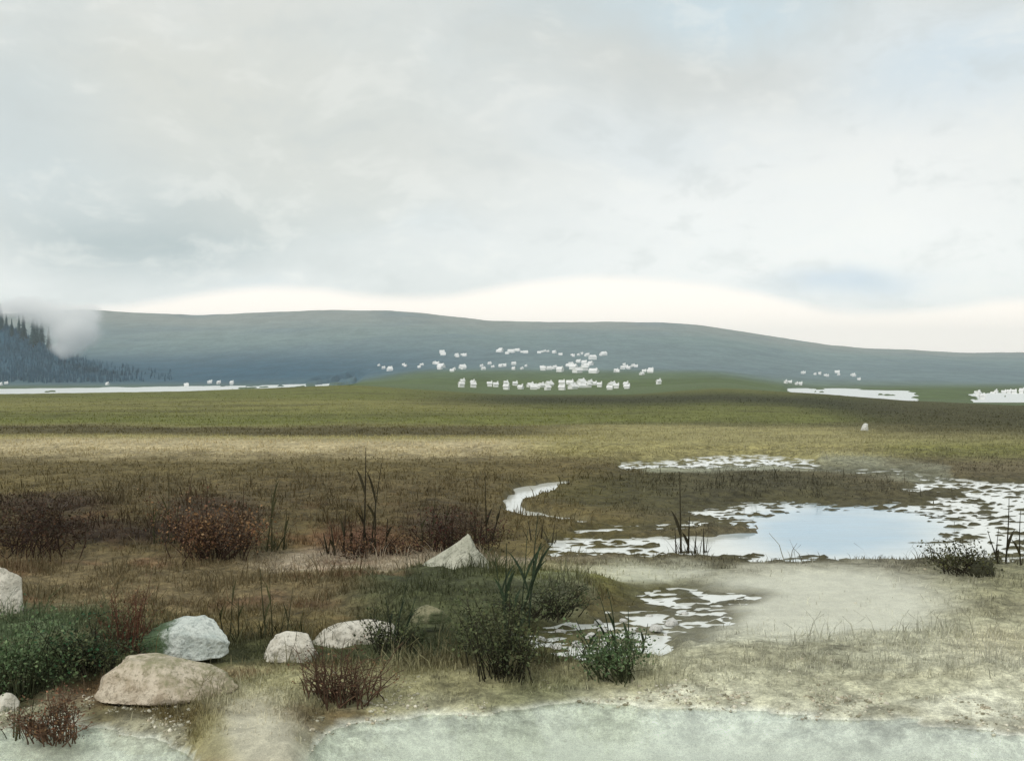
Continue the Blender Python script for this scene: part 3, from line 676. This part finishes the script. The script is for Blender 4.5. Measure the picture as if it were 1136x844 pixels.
# ------------------------------------------------------------------ reeds
M_REED = mat_leaf('reed_stalks', .7, .12)
def reeds(label, blades, seed, c=lin(58, 56, 34), thick=1.0, leaves=1):
    """blades: (x base, y base, x top, y top, sideways bow) in photograph pixels, all rooted on one spot of ground"""
    r = np.random.default_rng(seed)
    bx = sum(b[0] for b in blades) / len(blades); by = sum(b[1] for b in blades) / len(blades)
    X, D = ground_at(bx, by); z = max(zat(X, D), 0.)
    D = (CAMH - z) * F / (by - HY); X = (bx - CX) / F * D
    root = thing('reed_clump', label, 'reeds', (X, D, z), 0, 'reed clumps in the marsh')
    for (x0, y0, x1, y1, bow) in blades:
        s = D / F
        p0 = np.array([(x0 - bx) * s, r.uniform(-.12, .12), -.04]); p1 = np.array([(x1 - bx) * s, r.uniform(-.15, .15), (by - y1) * s])
        t = np.linspace(0, 1, 10)[:, None]; L = np.linalg.norm(p1 - p0)
        mid = (p0 + p1) / 2 + np.array([bow * s, r.normal(0, .03), 0])
        P = (1 - t) ** 2 * p0 + 2 * t * (1 - t) * mid + t ** 2 * p1
        mb = MB(); wv = .0125 * thick * r.uniform(.8, 1.2) * (D / 14)
        tube(mb, P, np.linspace(wv, wv * .25, 10), c * r.uniform(.7, 1.25), 5)
        stem = mb.build('stem', M_REED, root, True)
        for q in range(leaves if L > .45 else 0):
            i = r.integers(2, 6); a = r.uniform(-1, 1); dirx = np.array([r.choice([-1, 1]) * r.uniform(.10, .28), r.normal(0, .12), 1.0])
            dirx /= np.linalg.norm(dirx); tt = np.linspace(0, 1, 7)[:, None]; ll = L * r.uniform(.3, .5)
            Q = P[i] + dirx * tt * ll + np.array([dirx[0] * 1.2, dirx[1], -.35]) * (tt ** 2.2) * ll * .55
            mb = MB(); ribbon(mb, Q, np.sin(np.linspace(.35, 3.05, 7)) * wv * 1.25, np.cross(dirx, [0.3, 1, 0]), c * r.uniform(.8, 1.5))
            mb.build('leaf', M_REED, stem)
    # low sheath blades at the foot
    mb = MB(); w_ = (max(b[0] for b in blades) - min(b[0] for b in blades)) * D / F * .5 + .08
    for q in range(8 + 3 * len(blades)):
        a = r.uniform(0, 6.28); p0 = np.array([r.uniform(-w_, w_), r.uniform(-.12, .12), -.03]); hh = r.uniform(.12, .38)
        tt = np.linspace(0, 1, 5)[:, None]; Q = p0 + np.array([math.cos(a) * .35, math.sin(a) * .35, 1]) * tt * hh + np.array([math.cos(a), math.sin(a), -.6]) * tt ** 2 * hh * .3
        ribbon(mb, Q, np.array([1, .95, .8, .5, .1]) * .007, (math.sin(a), -math.cos(a), .1), c * r.uniform(.7, 1.7))
    mb.build('basal_leaves', M_REED, root)
    return root
DK = lin(48, 44, 28); OL = lin(64, 64, 40); GR = lin(46, 58, 40); BR = lin(72, 56, 38)
reeds('tallest reed clump with one straight stem overtopping the brown bank', [(403, 613, 404.5, 497, 1), (411, 613, 424, 513, -2), (416, 613, 415, 545, 1), (408, 613, 400, 560, 0), (427, 612, 430, 575, 0)], 1, DK, 1.1)
reeds('reed clump of two leaning stems and a short one right of the russet shrub', [(297, 608, 309, 524, -1), (303, 608, 302, 540, 0), (313, 608, 317, 569, 0), (306, 608, 320, 585, 0)], 2, OL)
reeds('thin reed stems rising out of the russet brown shrub', [(268, 606, 272, 535, 1), (259, 606, 258, 556, 0), (275, 606, 277, 566, 0)], 3, BR, .8)
reeds('pair of thin tall reed stems left of the russet brown shrub', [(184, 600, 187, 519, 0), (171, 600, 170, 556, 0), (192, 600, 200, 560, 0)], 4, OL, .8)
reeds('short dark reed tuft just left of the tallest reeds', [(380, 612, 383, 562, 0), (372, 612, 367, 582, 0), (388, 612, 391, 580, 0), (364, 612, 360, 590, 0)], 5, DK, 1.2)
reeds('reed clump with a straight stem right of the dark purplish brushwood', [(540, 600, 538, 519, 0), (527, 600, 527, 563, 0), (532, 600, 535, 572, 0), (545, 600, 556, 560, 0)], 6, DK)
reeds('slender reeds standing in the dark purplish brushwood', [(478, 604, 483, 543, 0), (470, 604, 466, 560, 0), (490, 604, 498, 556, 0)], 7, OL, .8)
reeds('upright reed clump with one tall stem on the near left shore of the blue pool', [(755, 613, 755.5, 524, 0), (763, 613, 764, 572, 0), (750, 613, 748, 585, 0), (781, 613, 781, 586, 0), (769, 613, 772, 590, 0)], 8, DK, 1.15)
reeds('thick slanting reeds crossing each other in the dark green shrub', [(566, 718, 605, 604, -3), (574, 718, 585, 588, 2), (560, 718, 562, 600, 0), (585, 718, 597, 570, -2), (578, 718, 560, 640, 3), (570, 718, 548, 612, -4)], 9, GR, 1.1, 2)
reeds('curved arching reeds in the bright green shrub', [(676, 738, 661, 651, 12), (682, 738, 672, 648, 9), (696, 738, 696, 674, 1), (668, 738, 640, 690, -3), (706, 738, 718, 690, 2)], 10, GR, 1.15, 2)
reeds('leaning reed pair beside the sunken olive stone', [(440, 712, 453, 640, -4), (446, 712, 466, 650, -3), (436, 712, 428, 662, 1)], 11, GR)
reeds('reed clump standing behind the short cream boulder', [(318, 706, 322, 654, 0), (302, 706, 301, 638, 1), (293, 706, 286, 634, -1), (330, 706, 340, 668, 0), (310, 706, 318, 670, 0)], 12, OL, .85)
reeds('thin dark reeds at the right end of the mossy white boulder', [(252, 712, 256, 640, 0), (262, 712, 268, 660, 0), (245, 712, 240, 668, 0)], 13, OL, .8)
reeds('marsh reeds among the white ripples beside the dark olive bush', [(1118, 628, 1118, 552, 0), (1129, 628, 1134, 566, 0), (1104, 628, 1107, 586, 0), (1112, 628, 1100, 590, 0)], 14, DK)
reeds('dark short reeds among the bare red brown stems', [(350, 772, 349, 716, 0), (388, 772, 390, 716, 0), (362, 772, 366, 738, 0), (400, 772, 410, 735, 0)], 15, BR, .8)
reeds('few low reeds at the upper bend of the small stream', [(600, 600, 603, 575, 0), (612, 600, 616, 580, 0), (590, 600, 586, 578, 0)], 16, DK)
reeds('small dark reeds at the water edge beside the small reddish bush', [(30, 812, 44, 770, -2), (38, 812, 60, 775, -2), (22, 812, 20, 778, 0)], 17, OL, .8)

# ------------------------------------------------------------------ village
M_WALL = mat_plain('whitewashed_wall', (.86, .86, .84), .06, .4, .85); M_ROOF = mat_plain('pale_slate_roof', (.80, .80, .79), .1, .5, .8)
M_DARK = mat_plain('window_glass', (.05, .06, .07), .2, 1., .2)
def far_ground(xp, yp, lo=420):
    """first ground beyond lo metres lying on this line of sight"""
    D = np.exp(np.linspace(math.log(lo), math.log(4200), 900)); X = (xp - CX) / F * D
    zz = height(X, D); yy = HY + (CAMH - zz) * F / D
    i = np.where(yy <= yp)[0]
    i = int(i[0]) if len(i) else len(D) - 1
    return float(X[i]), float(D[i]), float(zz[i])
def boxv(x0, x1, y0, y1, z0, z1):
    V = [(x0, y0, z0), (x1, y0, z0), (x1, y1, z0), (x0, y1, z0), (x0, y0, z1), (x1, y0, z1), (x1, y1, z1), (x0, y1, z1)]
    return V, [(0, 1, 5, 4), (1, 2, 6, 5), (2, 3, 7, 6), (3, 0, 4, 7), (4, 5, 6, 7), (3, 2, 1, 0)]
def pyd(name, V, Fc, mat, parent):
    me = bpy.data.meshes.new(name); me.from_pydata(V, [], Fc); me.materials.append(mat)
    o = bpy.data.objects.new(name, me); COL.objects.link(o); o.parent = parent; return o
_protos = {}
def house(xp, yp, wpx, label, group, hk=1.0, long=False, rz=0., lo=420):
    X, D, z = far_ground(xp, yp, lo); W = max(wpx / F * D, 3.2); h = min(max(2.2, W * .38), 4.2) * hk; dp = min(W * .75, 8.) ; rh = min(dp * .45, 2.8)
    root = thing('house', label, 'house', (X, D, z), rz, group)
    V, Fc = boxv(-W / 2, W / 2, -dp / 2, dp / 2, -1.5, h)
    V += [(-W / 2, 0, h + rh), (W / 2, 0, h + rh)]; Fc = Fc[:4] + [(4, 7, 8), (6, 5, 9), (3, 2, 1, 0)]
    wl = pyd('wall', V, [Fc[0], Fc[1], Fc[2], Fc[3], Fc[4], Fc[5], Fc[6]], M_WALL, root)
    e = .35; t = .18; sl = rh / (dp / 2)
    RV = []
    for (yy, zz) in ((-dp / 2 - e, h - e * sl), (0, h + rh), (dp / 2 + e, h - e * sl)):
        for xx in (-W / 2 - e, W / 2 + e): RV += [(xx, yy, zz + .04), (xx, yy, zz + t)]
    RF = [(1, 3, 7, 5), (5, 7, 11, 9), (0, 4, 6, 2), (4, 8, 10, 6), (0, 1, 5, 4), (4, 5, 9, 8), (2, 6, 7, 3), (6, 10, 11, 7), (0, 2, 3, 1), (8, 9, 11, 10)]
    rf = pyd('roof', RV, RF, M_ROOF, root)
    V, Fc = boxv(W * .32, W * .32 + .8, -.4, .4, h + rh * .4, h + rh + 1.0); pyd('chimney', V, Fc, M_WALL, rf)
    nwin = max(2, int(W / 3.4)) if D < 500 else 0
    for i in range(min(nwin, 6)):
        cx = -W / 2 + W * (i + .5) / min(nwin, 6)
        V, Fc = boxv(cx - .35, cx + .35, -dp / 2 - .05, -dp / 2 + .02, 1.1, 2.0); pyd('window', V, Fc, M_DARK, root)
    return root
def row(pts, label, group, hk=1., lo=420):
    for (x, y, w) in [(a + random.uniform(-4, 4), b, c * .72) for a, b, c in pts for _ in range(2 if len(pts) > 1 else 1)]: house(x, y + random.uniform(-3, 2), w * random.uniform(.45, 1.0), label, group, hk * random.uniform(.6, 1.15), rz=random.uniform(-.9, .9), lo=lo * (random.uniform(1, 1.35) if lo < 700 else 1))
row([(557, 391.5, 10), (566, 391, 11), (575, 392, 9), (583, 391.5, 10)], 'white house in the close terrace highest on the hillside above the village', 'highest terrace of the village', .8, 1000)
row([(492, 395, 9), (505, 395, 8), (515, 395, 6), (598, 393, 7), (606, 393, 6), (618, 393, 6)], 'small white house in the thin upper row of the distant village', 'upper row of the village', .9, 1000)
row([(435, 410, 9), (450, 408, 9), (467, 408, 8), (486, 405, 10), (489, 411, 11), (500, 411, 7), (513, 411, 11), (424, 408, 5)], 'small white house in the spread out left part of the distant village', 'left houses of the village', .9, 900)
row([(538, 409, 8), (545, 407, 6), (556, 408, 6), (566, 407, 7), (580, 408, 5), (572, 411, 5)], 'tiny white house between the two denser clusters of the distant village', 'middle houses of the village', .85, 900)
row([(603, 411, 9), (612, 410, 10), (622, 412, 9), (630, 409, 10), (637, 412, 13), (648, 412, 14), (655, 407, 12), (661, 413, 13), (646, 405, 8), (660, 401, 11), (668, 397, 9), (652, 396, 9), (634, 397, 6), (645, 395, 7)],
    'white house in the densest right hand cluster of the distant village', 'dense right cluster of the village', 1.1, 900)
row([(686, 414, 7), (694, 412, 7), (703, 409, 9), (712, 414, 9), (722, 414, 12), (691, 408, 6)], 'white house trailing off to the right of the dense village cluster', 'right end of the village', .95, 900)
row([(510, 436, 5), (526, 434, 7), (546, 437, 6), (560, 433, 5), (575, 432, 6)], 'small white cottage scattered on the green in front of the village', 'scattered cottages before the village', 1., 650)
row([(590, 434, 10), (600, 435.5, 11), (611, 436, 13), (622, 436.5, 14), (634, 436, 14), (645, 435, 14), (654, 432, 9), (662, 436, 10), (673, 436.5, 11), (684, 437, 9), (692, 435.5, 7), (655, 436.5, 10)], 'white cottage in the nearest tight row at the crest of the fields', 'nearest row of cottages', 1.0, 660)
row([(730, 435, 8)], 'lone white cottage just right of the nearest tight row', None, 1., 640)
row([(3, 429, 4), (122, 429, 4), (206, 428, 4), (230, 427, 5), (241, 427, 4), (257, 426.5, 4)], 'small white house on the far shore of the long left lake strip', 'houses on the left lake shore', 1., 1200)
row([(874, 427, 6), (886, 427, 5), (906, 417, 5), (918, 416, 5), (931, 415, 7), (944, 416, 8), (893, 416, 4), (949, 420, 5)], 'small white house on the slope above the right lake', 'houses above the right lake', .9, 1150)
row([(1098, 441, 7), (1106, 439, 7), (1090, 445, 6), (1116, 436, 6), (1123, 439, 7), (1131, 436, 6), (1085, 440, 6)], 'white house by the lake at the right edge of the photo', 'houses by the lake at the right edge', 1., 700)

# ------------------------------------------------------------------ conifers: a wood on the spur and the lake side, with countable trees on its crest
M_CON = mat_leaf('conifer_needles', .8, .05); M_TRUNK = mat_plain('conifer_bark', lin(84, 70, 56), .2, 2.)
def conifer_np(r, h, tiers, rad, seg):
    V = []; Fc = []
    for t in range(tiers):
        f = t / tiers; z0 = h * (.08 + .86 * f); z1 = z0 + h * (1.35 / tiers); rr = rad * (1 - f) ** .85 * r.uniform(.85, 1.1) + .12
        o = len(V); V.append((0, 0, min(z1, h)))
        ph = r.uniform(0, 6.28)
        for s in range(seg):
            q = rr * (r.uniform(.75, 1.15) if s % 2 else r.uniform(.4, .62)); a = ph + 2 * math.pi * s / seg
            V.append((math.cos(a) * q, math.sin(a) * q, z0 - (.28 if s % 2 else 0.) * rr + r.normal(0, .15)))
        for s in range(seg): Fc.append((o, o + 1 + s, o + 1 + (s + 1) % seg))
    return np.array(V), np.array(Fc)
r = np.random.default_rng(77)
protos = [conifer_np(r, 1.0 * 16, 7, 3.0, 10) for _ in range(6)]
mb = MB()
ncand = 34000; xs = r.uniform(-420, 430, ncand); ds = np.exp(r.uniform(math.log(1290), math.log(2500), ncand))
Xs = (xs - CX) / F * ds; zs = height(Xs, ds); ys = HY + (CAMH - zs) * F / ds
dens = np.where(xs < 30, 1., np.clip(1 - (xs - 30) / 170, 0, 1) * (1 - sstep(1500, 1850, ds))) * (fbm(Xs / 90, ds / 90, 3, 71) * .8 + .75)
dens *= 1 - sstep(1900, 2150, ds)
okk = (r.random(ncand) < dens) & (zs > LAKE_Z + 1.2)
cnt = 0
for X, D, z in zip(Xs[okk], ds[okk], zs[okk]):
    V, Fc = protos[r.integers(6)]; s = r.uniform(.25, .55); a = r.uniform(0, 6.28); R2 = np.array([[math.cos(a), -math.sin(a), 0], [math.sin(a), math.cos(a), 0], [0, 0, 1]])
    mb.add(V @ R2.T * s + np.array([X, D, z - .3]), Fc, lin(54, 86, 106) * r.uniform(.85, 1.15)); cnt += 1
structure(mb.build('conifer_forest', M_CON), 'stuff')
def conifer(xp, ytop, hpx, D, label, group):
    X = (xp - CX) / F * D; z = zat(X, D); top = CAMH + (HY - ytop) * D / F; h = max(top - z, 9.)
    root = thing('pine_tree', label, 'tree', (X, D, z), r.uniform(0, 6), group)
    V, Fc = conifer_np(r, h, 11, h * .17, 14)
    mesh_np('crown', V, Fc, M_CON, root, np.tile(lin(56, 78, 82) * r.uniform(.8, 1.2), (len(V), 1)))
    mbt = MB(); tube(mbt, [(0, 0, -.5), (0, 0, h * .4), (0, 0, h * .9)], [h * .02, h * .014, h * .004], (.1, .08, .06), 6); mbt.build('trunk', M_TRUNK, root)
for (xp, yt) in [(-8, 341), (1, 335), (7, 346), (13, 352), (21, 347), (26, 343), (37, 345), (41, 351), (46, 347), (-19, 337), (54, 361), (66, 369)]:
    conifer(xp, yt, 0, 1640 + random.uniform(-70, 50), 'dark conifer standing on the skyline of the wooded spur beneath the mist', 'skyline conifers on the spur')

# ------------------------------------------------------------------ mist over the spur, and the air
def volume_obj(name, V, Fc, mat):
    me = bpy.data.meshes.new(name); me.from_pydata(V, [], Fc); me.materials.append(mat)
    o = bpy.data.objects.new(name, me); COL.objects.link(o); return structure(o, 'stuff')
m = bpy.data.materials.new('drifting_mist'); nt, nn, L = nodes(m)
geo = nn.new('ShaderNodeNewGeometry'); pos = geo.outputs['Position']
MD = 1480.; 
def mw(xp, yp, D=MD): return ((xp - CX) / F * D, D, CAMH + (HY - yp) * D / F)
nz = noise(nt, pos, .022, 5, .6)
nzv = nn.new('ShaderNodeTexNoise'); nzv.inputs['Scale'].default_value = .03; nzv.inputs['Detail'].default_value = 3; L.new(pos, nzv.inputs['Vector'])
vm = nn.new('ShaderNodeVectorMath'); vm.operation = 'MULTIPLY_ADD'; L.new(nzv.outputs['Color'], vm.inputs[0]); vm.inputs[1].default_value = (30, 30, 30); vm.inputs[2].default_value = (-15, -15, -15)
va = nn.new('ShaderNodeVectorMath'); va.operation = 'ADD'; L.new(pos, va.inputs[0]); L.new(vm.outputs[0], va.inputs[1])
tot = None
for (px_, py_, rx, ry, am) in [(84, 366, 27, 24, 1.), (60, 350, 44, 15, .55), (30, 342, 50, 13, .55), (92, 350, 22, 14, .6), (76, 386, 14, 12, .6), (-50, 334, 50, 10, .3)]:
    cpos = mw(px_, py_); s = MD / F
    sub = nn.new('ShaderNodeVectorMath'); sub.operation = 'SUBTRACT'; L.new(va.outputs[0], sub.inputs[0]); sub.inputs[1].default_value = cpos
    dv = nn.new('ShaderNodeVectorMath'); dv.operation = 'DIVIDE'; L.new(sub.outputs[0], dv.inputs[0]); dv.inputs[1].default_value = (rx * s, 45., ry * s)
    ln = nn.new('ShaderNodeVectorMath'); ln.operation = 'LENGTH'; L.new(dv.outputs[0], ln.inputs[0])
    k_ = maprange(nt, ln.outputs['Value'], .15, 1.15, am, 0.)
    tot = k_ if tot is None else math_(nt, 'MAXIMUM', tot, k_)
den = math_(nt, 'MULTIPLY', math_(nt, 'MULTIPLY', tot, maprange(nt, nz, .3, .65, .45, 1.)), .14)
pv = nn.new('ShaderNodeVolumePrincipled'); pv.inputs['Color'].default_value = (1, 1, 1, 1); L.new(den, pv.inputs['Density'])
o = nn.new('ShaderNodeOutputMaterial'); L.new(pv.outputs[0], o.inputs['Volume'])
a0 = mw(-130, 412); a1 = mw(130, 296)
V, Fc = boxv(a0[0], a1[0], MD - 62, MD + 62, a0[2], a1[2]); volume_obj('mist', V, Fc, m)

m = bpy.data.materials.new('pale_air'); nt, nn, L = nodes(m)
pv = nn.new('ShaderNodeVolumePrincipled'); pv.inputs['Color'].default_value = (.90, .96, 1., 1); pv.inputs['Density'].default_value = 8.5e-5
pv.inputs['Anisotropy'].default_value = .2
o = nn.new('ShaderNodeOutputMaterial'); L.new(pv.outputs[0], o.inputs['Volume'])
zlo = float(GZ.min()) - 1.5; zhi = float(GZ.max()) + 30
V, Fc = boxv(-7800, 7800, -40, 8900, zlo, zhi); volume_obj('haze', V, Fc, m)

# ------------------------------------------------------------------ sky and sun
SUN_EL, SUN_AZ = math.radians(42), math.radians(215)     # behind the viewer, to the west
w = bpy.data.worlds.new('World'); scn.world = w; w.use_nodes = True
nt = w.node_tree; nn = nt.nodes; L = nt.links; nn.clear()
sky = nn.new('ShaderNodeTexSky'); sky.sky_type = 'NISHITA'; sky.sun_disc = False; sky.sun_elevation = SUN_EL; sky.sun_rotation = SUN_AZ
tc = nn.new('ShaderNodeTexCoord'); dirv = tc.outputs['Generated']
sep = nn.new('ShaderNodeSeparateXYZ'); L.new(dirv, sep.inputs[0])
# wind-drawn cloud layer: noise on the direction, drawn out sideways
wz = nn.new('ShaderNodeTexNoise'); wz.inputs['Scale'].default_value = 4.; wz.inputs['Detail'].default_value = 4; L.new(dirv, wz.inputs['Vector'])
wv = nn.new('ShaderNodeVectorMath'); wv.operation = 'MULTIPLY_ADD'; L.new(wz.outputs['Color'], wv.inputs[0]); wv.inputs[1].default_value = (.16, .1, .09); wv.inputs[2].default_value = (-.08, -.05, -.045)
wa = nn.new('ShaderNodeVectorMath'); wa.operation = 'ADD'; L.new(dirv, wa.inputs[0]); L.new(wv.outputs[0], wa.inputs[1])
warp = wa.outputs[0]
K = 1 / .1        # the sky texture is bright: everything is given at background strength 0.1
def S(r_, g_, b_): return tuple(lin(r_, g_, b_) * K)
def pdir(xp, yp):
    v = np.array([(xp - CX) / F, 1, (HY - yp) / F]); return v / np.linalg.norm(v)
def cloud(px_, py_, rx, ry, am=1., soft=(.0, 1.2)):
    sub = nn.new('ShaderNodeVectorMath'); sub.operation = 'SUBTRACT'; L.new(warp, sub.inputs[0]); sub.inputs[1].default_value = tuple(pdir(px_, py_))
    dv = nn.new('ShaderNodeVectorMath'); dv.operation = 'DIVIDE'; L.new(sub.outputs[0], dv.inputs[0]); dv.inputs[1].default_value = (rx / F, rx / F, ry / F)
    ln = nn.new('ShaderNodeVectorMath'); ln.operation = 'LENGTH'; L.new(dv.outputs[0], ln.inputs[0])
    return maprange(nt, ln.outputs['Value'], soft[0], soft[1], am, 0.)
n1 = noise(nt, warp, 3.2, 5, .5, (1, 1, 2.6)); n2 = noise(nt, warp, 7., 5, .55, (1, 1, 2.2)); n3 = noise(nt, dirv, 2.2, 2, .5, (1, 1, 2))
col = mixc(nt, maprange(nt, n1, .36, .66), S(203, 210, 208), S(226, 230, 228))
col = mixc(nt, math_(nt, 'MULTIPLY', maprange(nt, n2, .5, .72), .5), col, S(210, 222, 226))
col = mixc(nt, math_(nt, 'MULTIPLY', maprange(nt, n3, .5, .7), .35), col, S(232, 231, 224))
for (a, c_) in [((760, 320, 500, 190, .8), (238, 240, 238)), ((1000, 180, 460, 190, .85), (243, 245, 242)),
                ((330, 130, 380, 150, .6), (211, 216, 210)), ((160, 262, 180, 58, 1.), (176, 188, 189)), ((250, 235, 130, 34, .5), (198, 204, 200)),
                ((690, 70, 170, 50, .55), (210, 213, 207)), ((800, 75, 190, 48, .4), (208, 211, 207)), ((170, 50, 420, 130, .5), (222, 222, 211)), ((420, 190, 240, 60, .45), (219, 220, 212)), ((60, 200, 120, 60, .5), (206, 216, 217)), ((800, 10, 190, 46, .85), (204, 221, 228)),
                ((1080, 70, 180, 70, .75), (208, 223, 231)), ((700, 160, 150, 46, .4), (216, 226, 230)), ((20, 110, 130, 100, .5), (204, 216, 219)), ((500, 60, 90, 90, .35), (220, 226, 224)),
                ((940, 322, 125, 24, .9), (200, 214, 224)), ((560, 280, 330, 34, .5), (228, 232, 230))]:
    col = mixc(nt, cloud(*a), col, S(*c_))
n4 = noise(nt, warp, 16., 6, .6, (1, 1, 1.9))
col = mixc(nt, math_(nt, 'MULTIPLY', maprange(nt, n4, .5, .68), .32), col, S(203, 209, 207))
col = mixc(nt, math_(nt, 'MULTIPLY', maprange(nt, n4, .5, .33), .3), col, S(243, 244, 238))
# bright cream cloud bank low behind the hills; its top rolls along the skyline
az = math_(nt, 'DIVIDE', sep.outputs[0], math_(nt, 'MAXIMUM', sep.outputs[1], .05)); el = math_(nt, 'DIVIDE', sep.outputs[2], math_(nt, 'MAXIMUM', sep.outputs[1], .05))
fc = nn.new('ShaderNodeFloatCurve')
bank = [(-200, 345), (100, 344), (180, 336), (260, 326), (330, 323), (400, 330), (470, 332), (540, 324), (620, 315), (690, 311), (760, 316), (830, 328), (900, 344), (950, 350), (1010, 349), (1070, 343), (1136, 334), (1300, 340)]
cv = fc.mapping.curves[0]
pts = [((x + 200) / 1500., (400 - y) / 100.) for x, y in bank]
cv.points[0].location = pts[0]; cv.points[1].location = pts[-1]
for p in pts[1:-1]: cv.points.new(*p)
fc.mapping.update()
ax_ = math_(nt, 'DIVIDE', math_(nt, 'ADD', math_(nt, 'MULTIPLY', az, F), CX + 200), 1500., True); L.new(ax_, fc.inputs['Value'])
edge = math_(nt, 'MULTIPLY', fc.outputs[0], 100. / F)
ed = math_(nt, 'SUBTRACT', math_(nt, 'ADD', edge, math_(nt, 'MULTIPLY', math_(nt, 'SUBTRACT', n2, .5), .012)), el)
bankf = maprange(nt, ed, -.009, .005)
col = mixc(nt, math_(nt, 'MULTIPLY', bankf, .92), col, tuple(np.array(S(253, 244, 233)) * 1.1))
lift = math_(nt, 'ADD', 1.06, math_(nt, 'MULTIPLY', maprange(nt, el, 0., .24), -.24)); lift = math_(nt, 'ADD', lift, .24)
lc = nn.new('ShaderNodeCombineXYZ')
for i in range(3): L.new(lift, lc.inputs[i])
fin = mixc(nt, .94, sky.outputs[0], mixc(nt, 1., col, lc.outputs[0], 'MULTIPLY'))
bg = nn.new('ShaderNodeBackground'); bg.inputs['Strength'].default_value = .1; L.new(fin, bg.inputs['Color'])
wo = nn.new('ShaderNodeOutputWorld'); L.new(bg.outputs[0], wo.inputs['Surface'])

sl = bpy.data.lights.new('sun', 'SUN'); sl.energy = 1.5; sl.angle = math.radians(14); sl.color = (1, .96, .9)
so = bpy.data.objects.new('sun', sl); COL.objects.link(so)
from mathutils import Vector
sd = Vector((math.sin(SUN_AZ) * math.cos(SUN_EL), math.cos(SUN_AZ) * math.cos(SUN_EL), math.sin(SUN_EL)))
so.rotation_euler = sd.to_track_quat('Z', 'Y').to_euler(); so.location = (-10, -20, 60)

# ------------------------------------------------------------------ camera
cam = bpy.data.cameras.new('camera'); co = bpy.data.objects.new('camera', cam); COL.objects.link(co)
co.location = (0, 0, CAMH); co.rotation_euler = (math.radians(90), 0, 0)
cam.sensor_fit = 'HORIZONTAL'; cam.sensor_width = 36; cam.lens = 36 * F / 1136; cam.shift_y = -22 / 1136
cam.clip_start = .1; cam.clip_end = 30000
scn.camera = co
scn.cycles.volume_bounces = 8
scn.cycles.max_bounces = 14
scn.view_settings.view_transform = 'Standard'; scn.view_settings.look = 'None'; scn.view_settings.exposure = 0.0; scn.view_settings.gamma = 1.0
scn.view_settings.use_curve_mapping = False
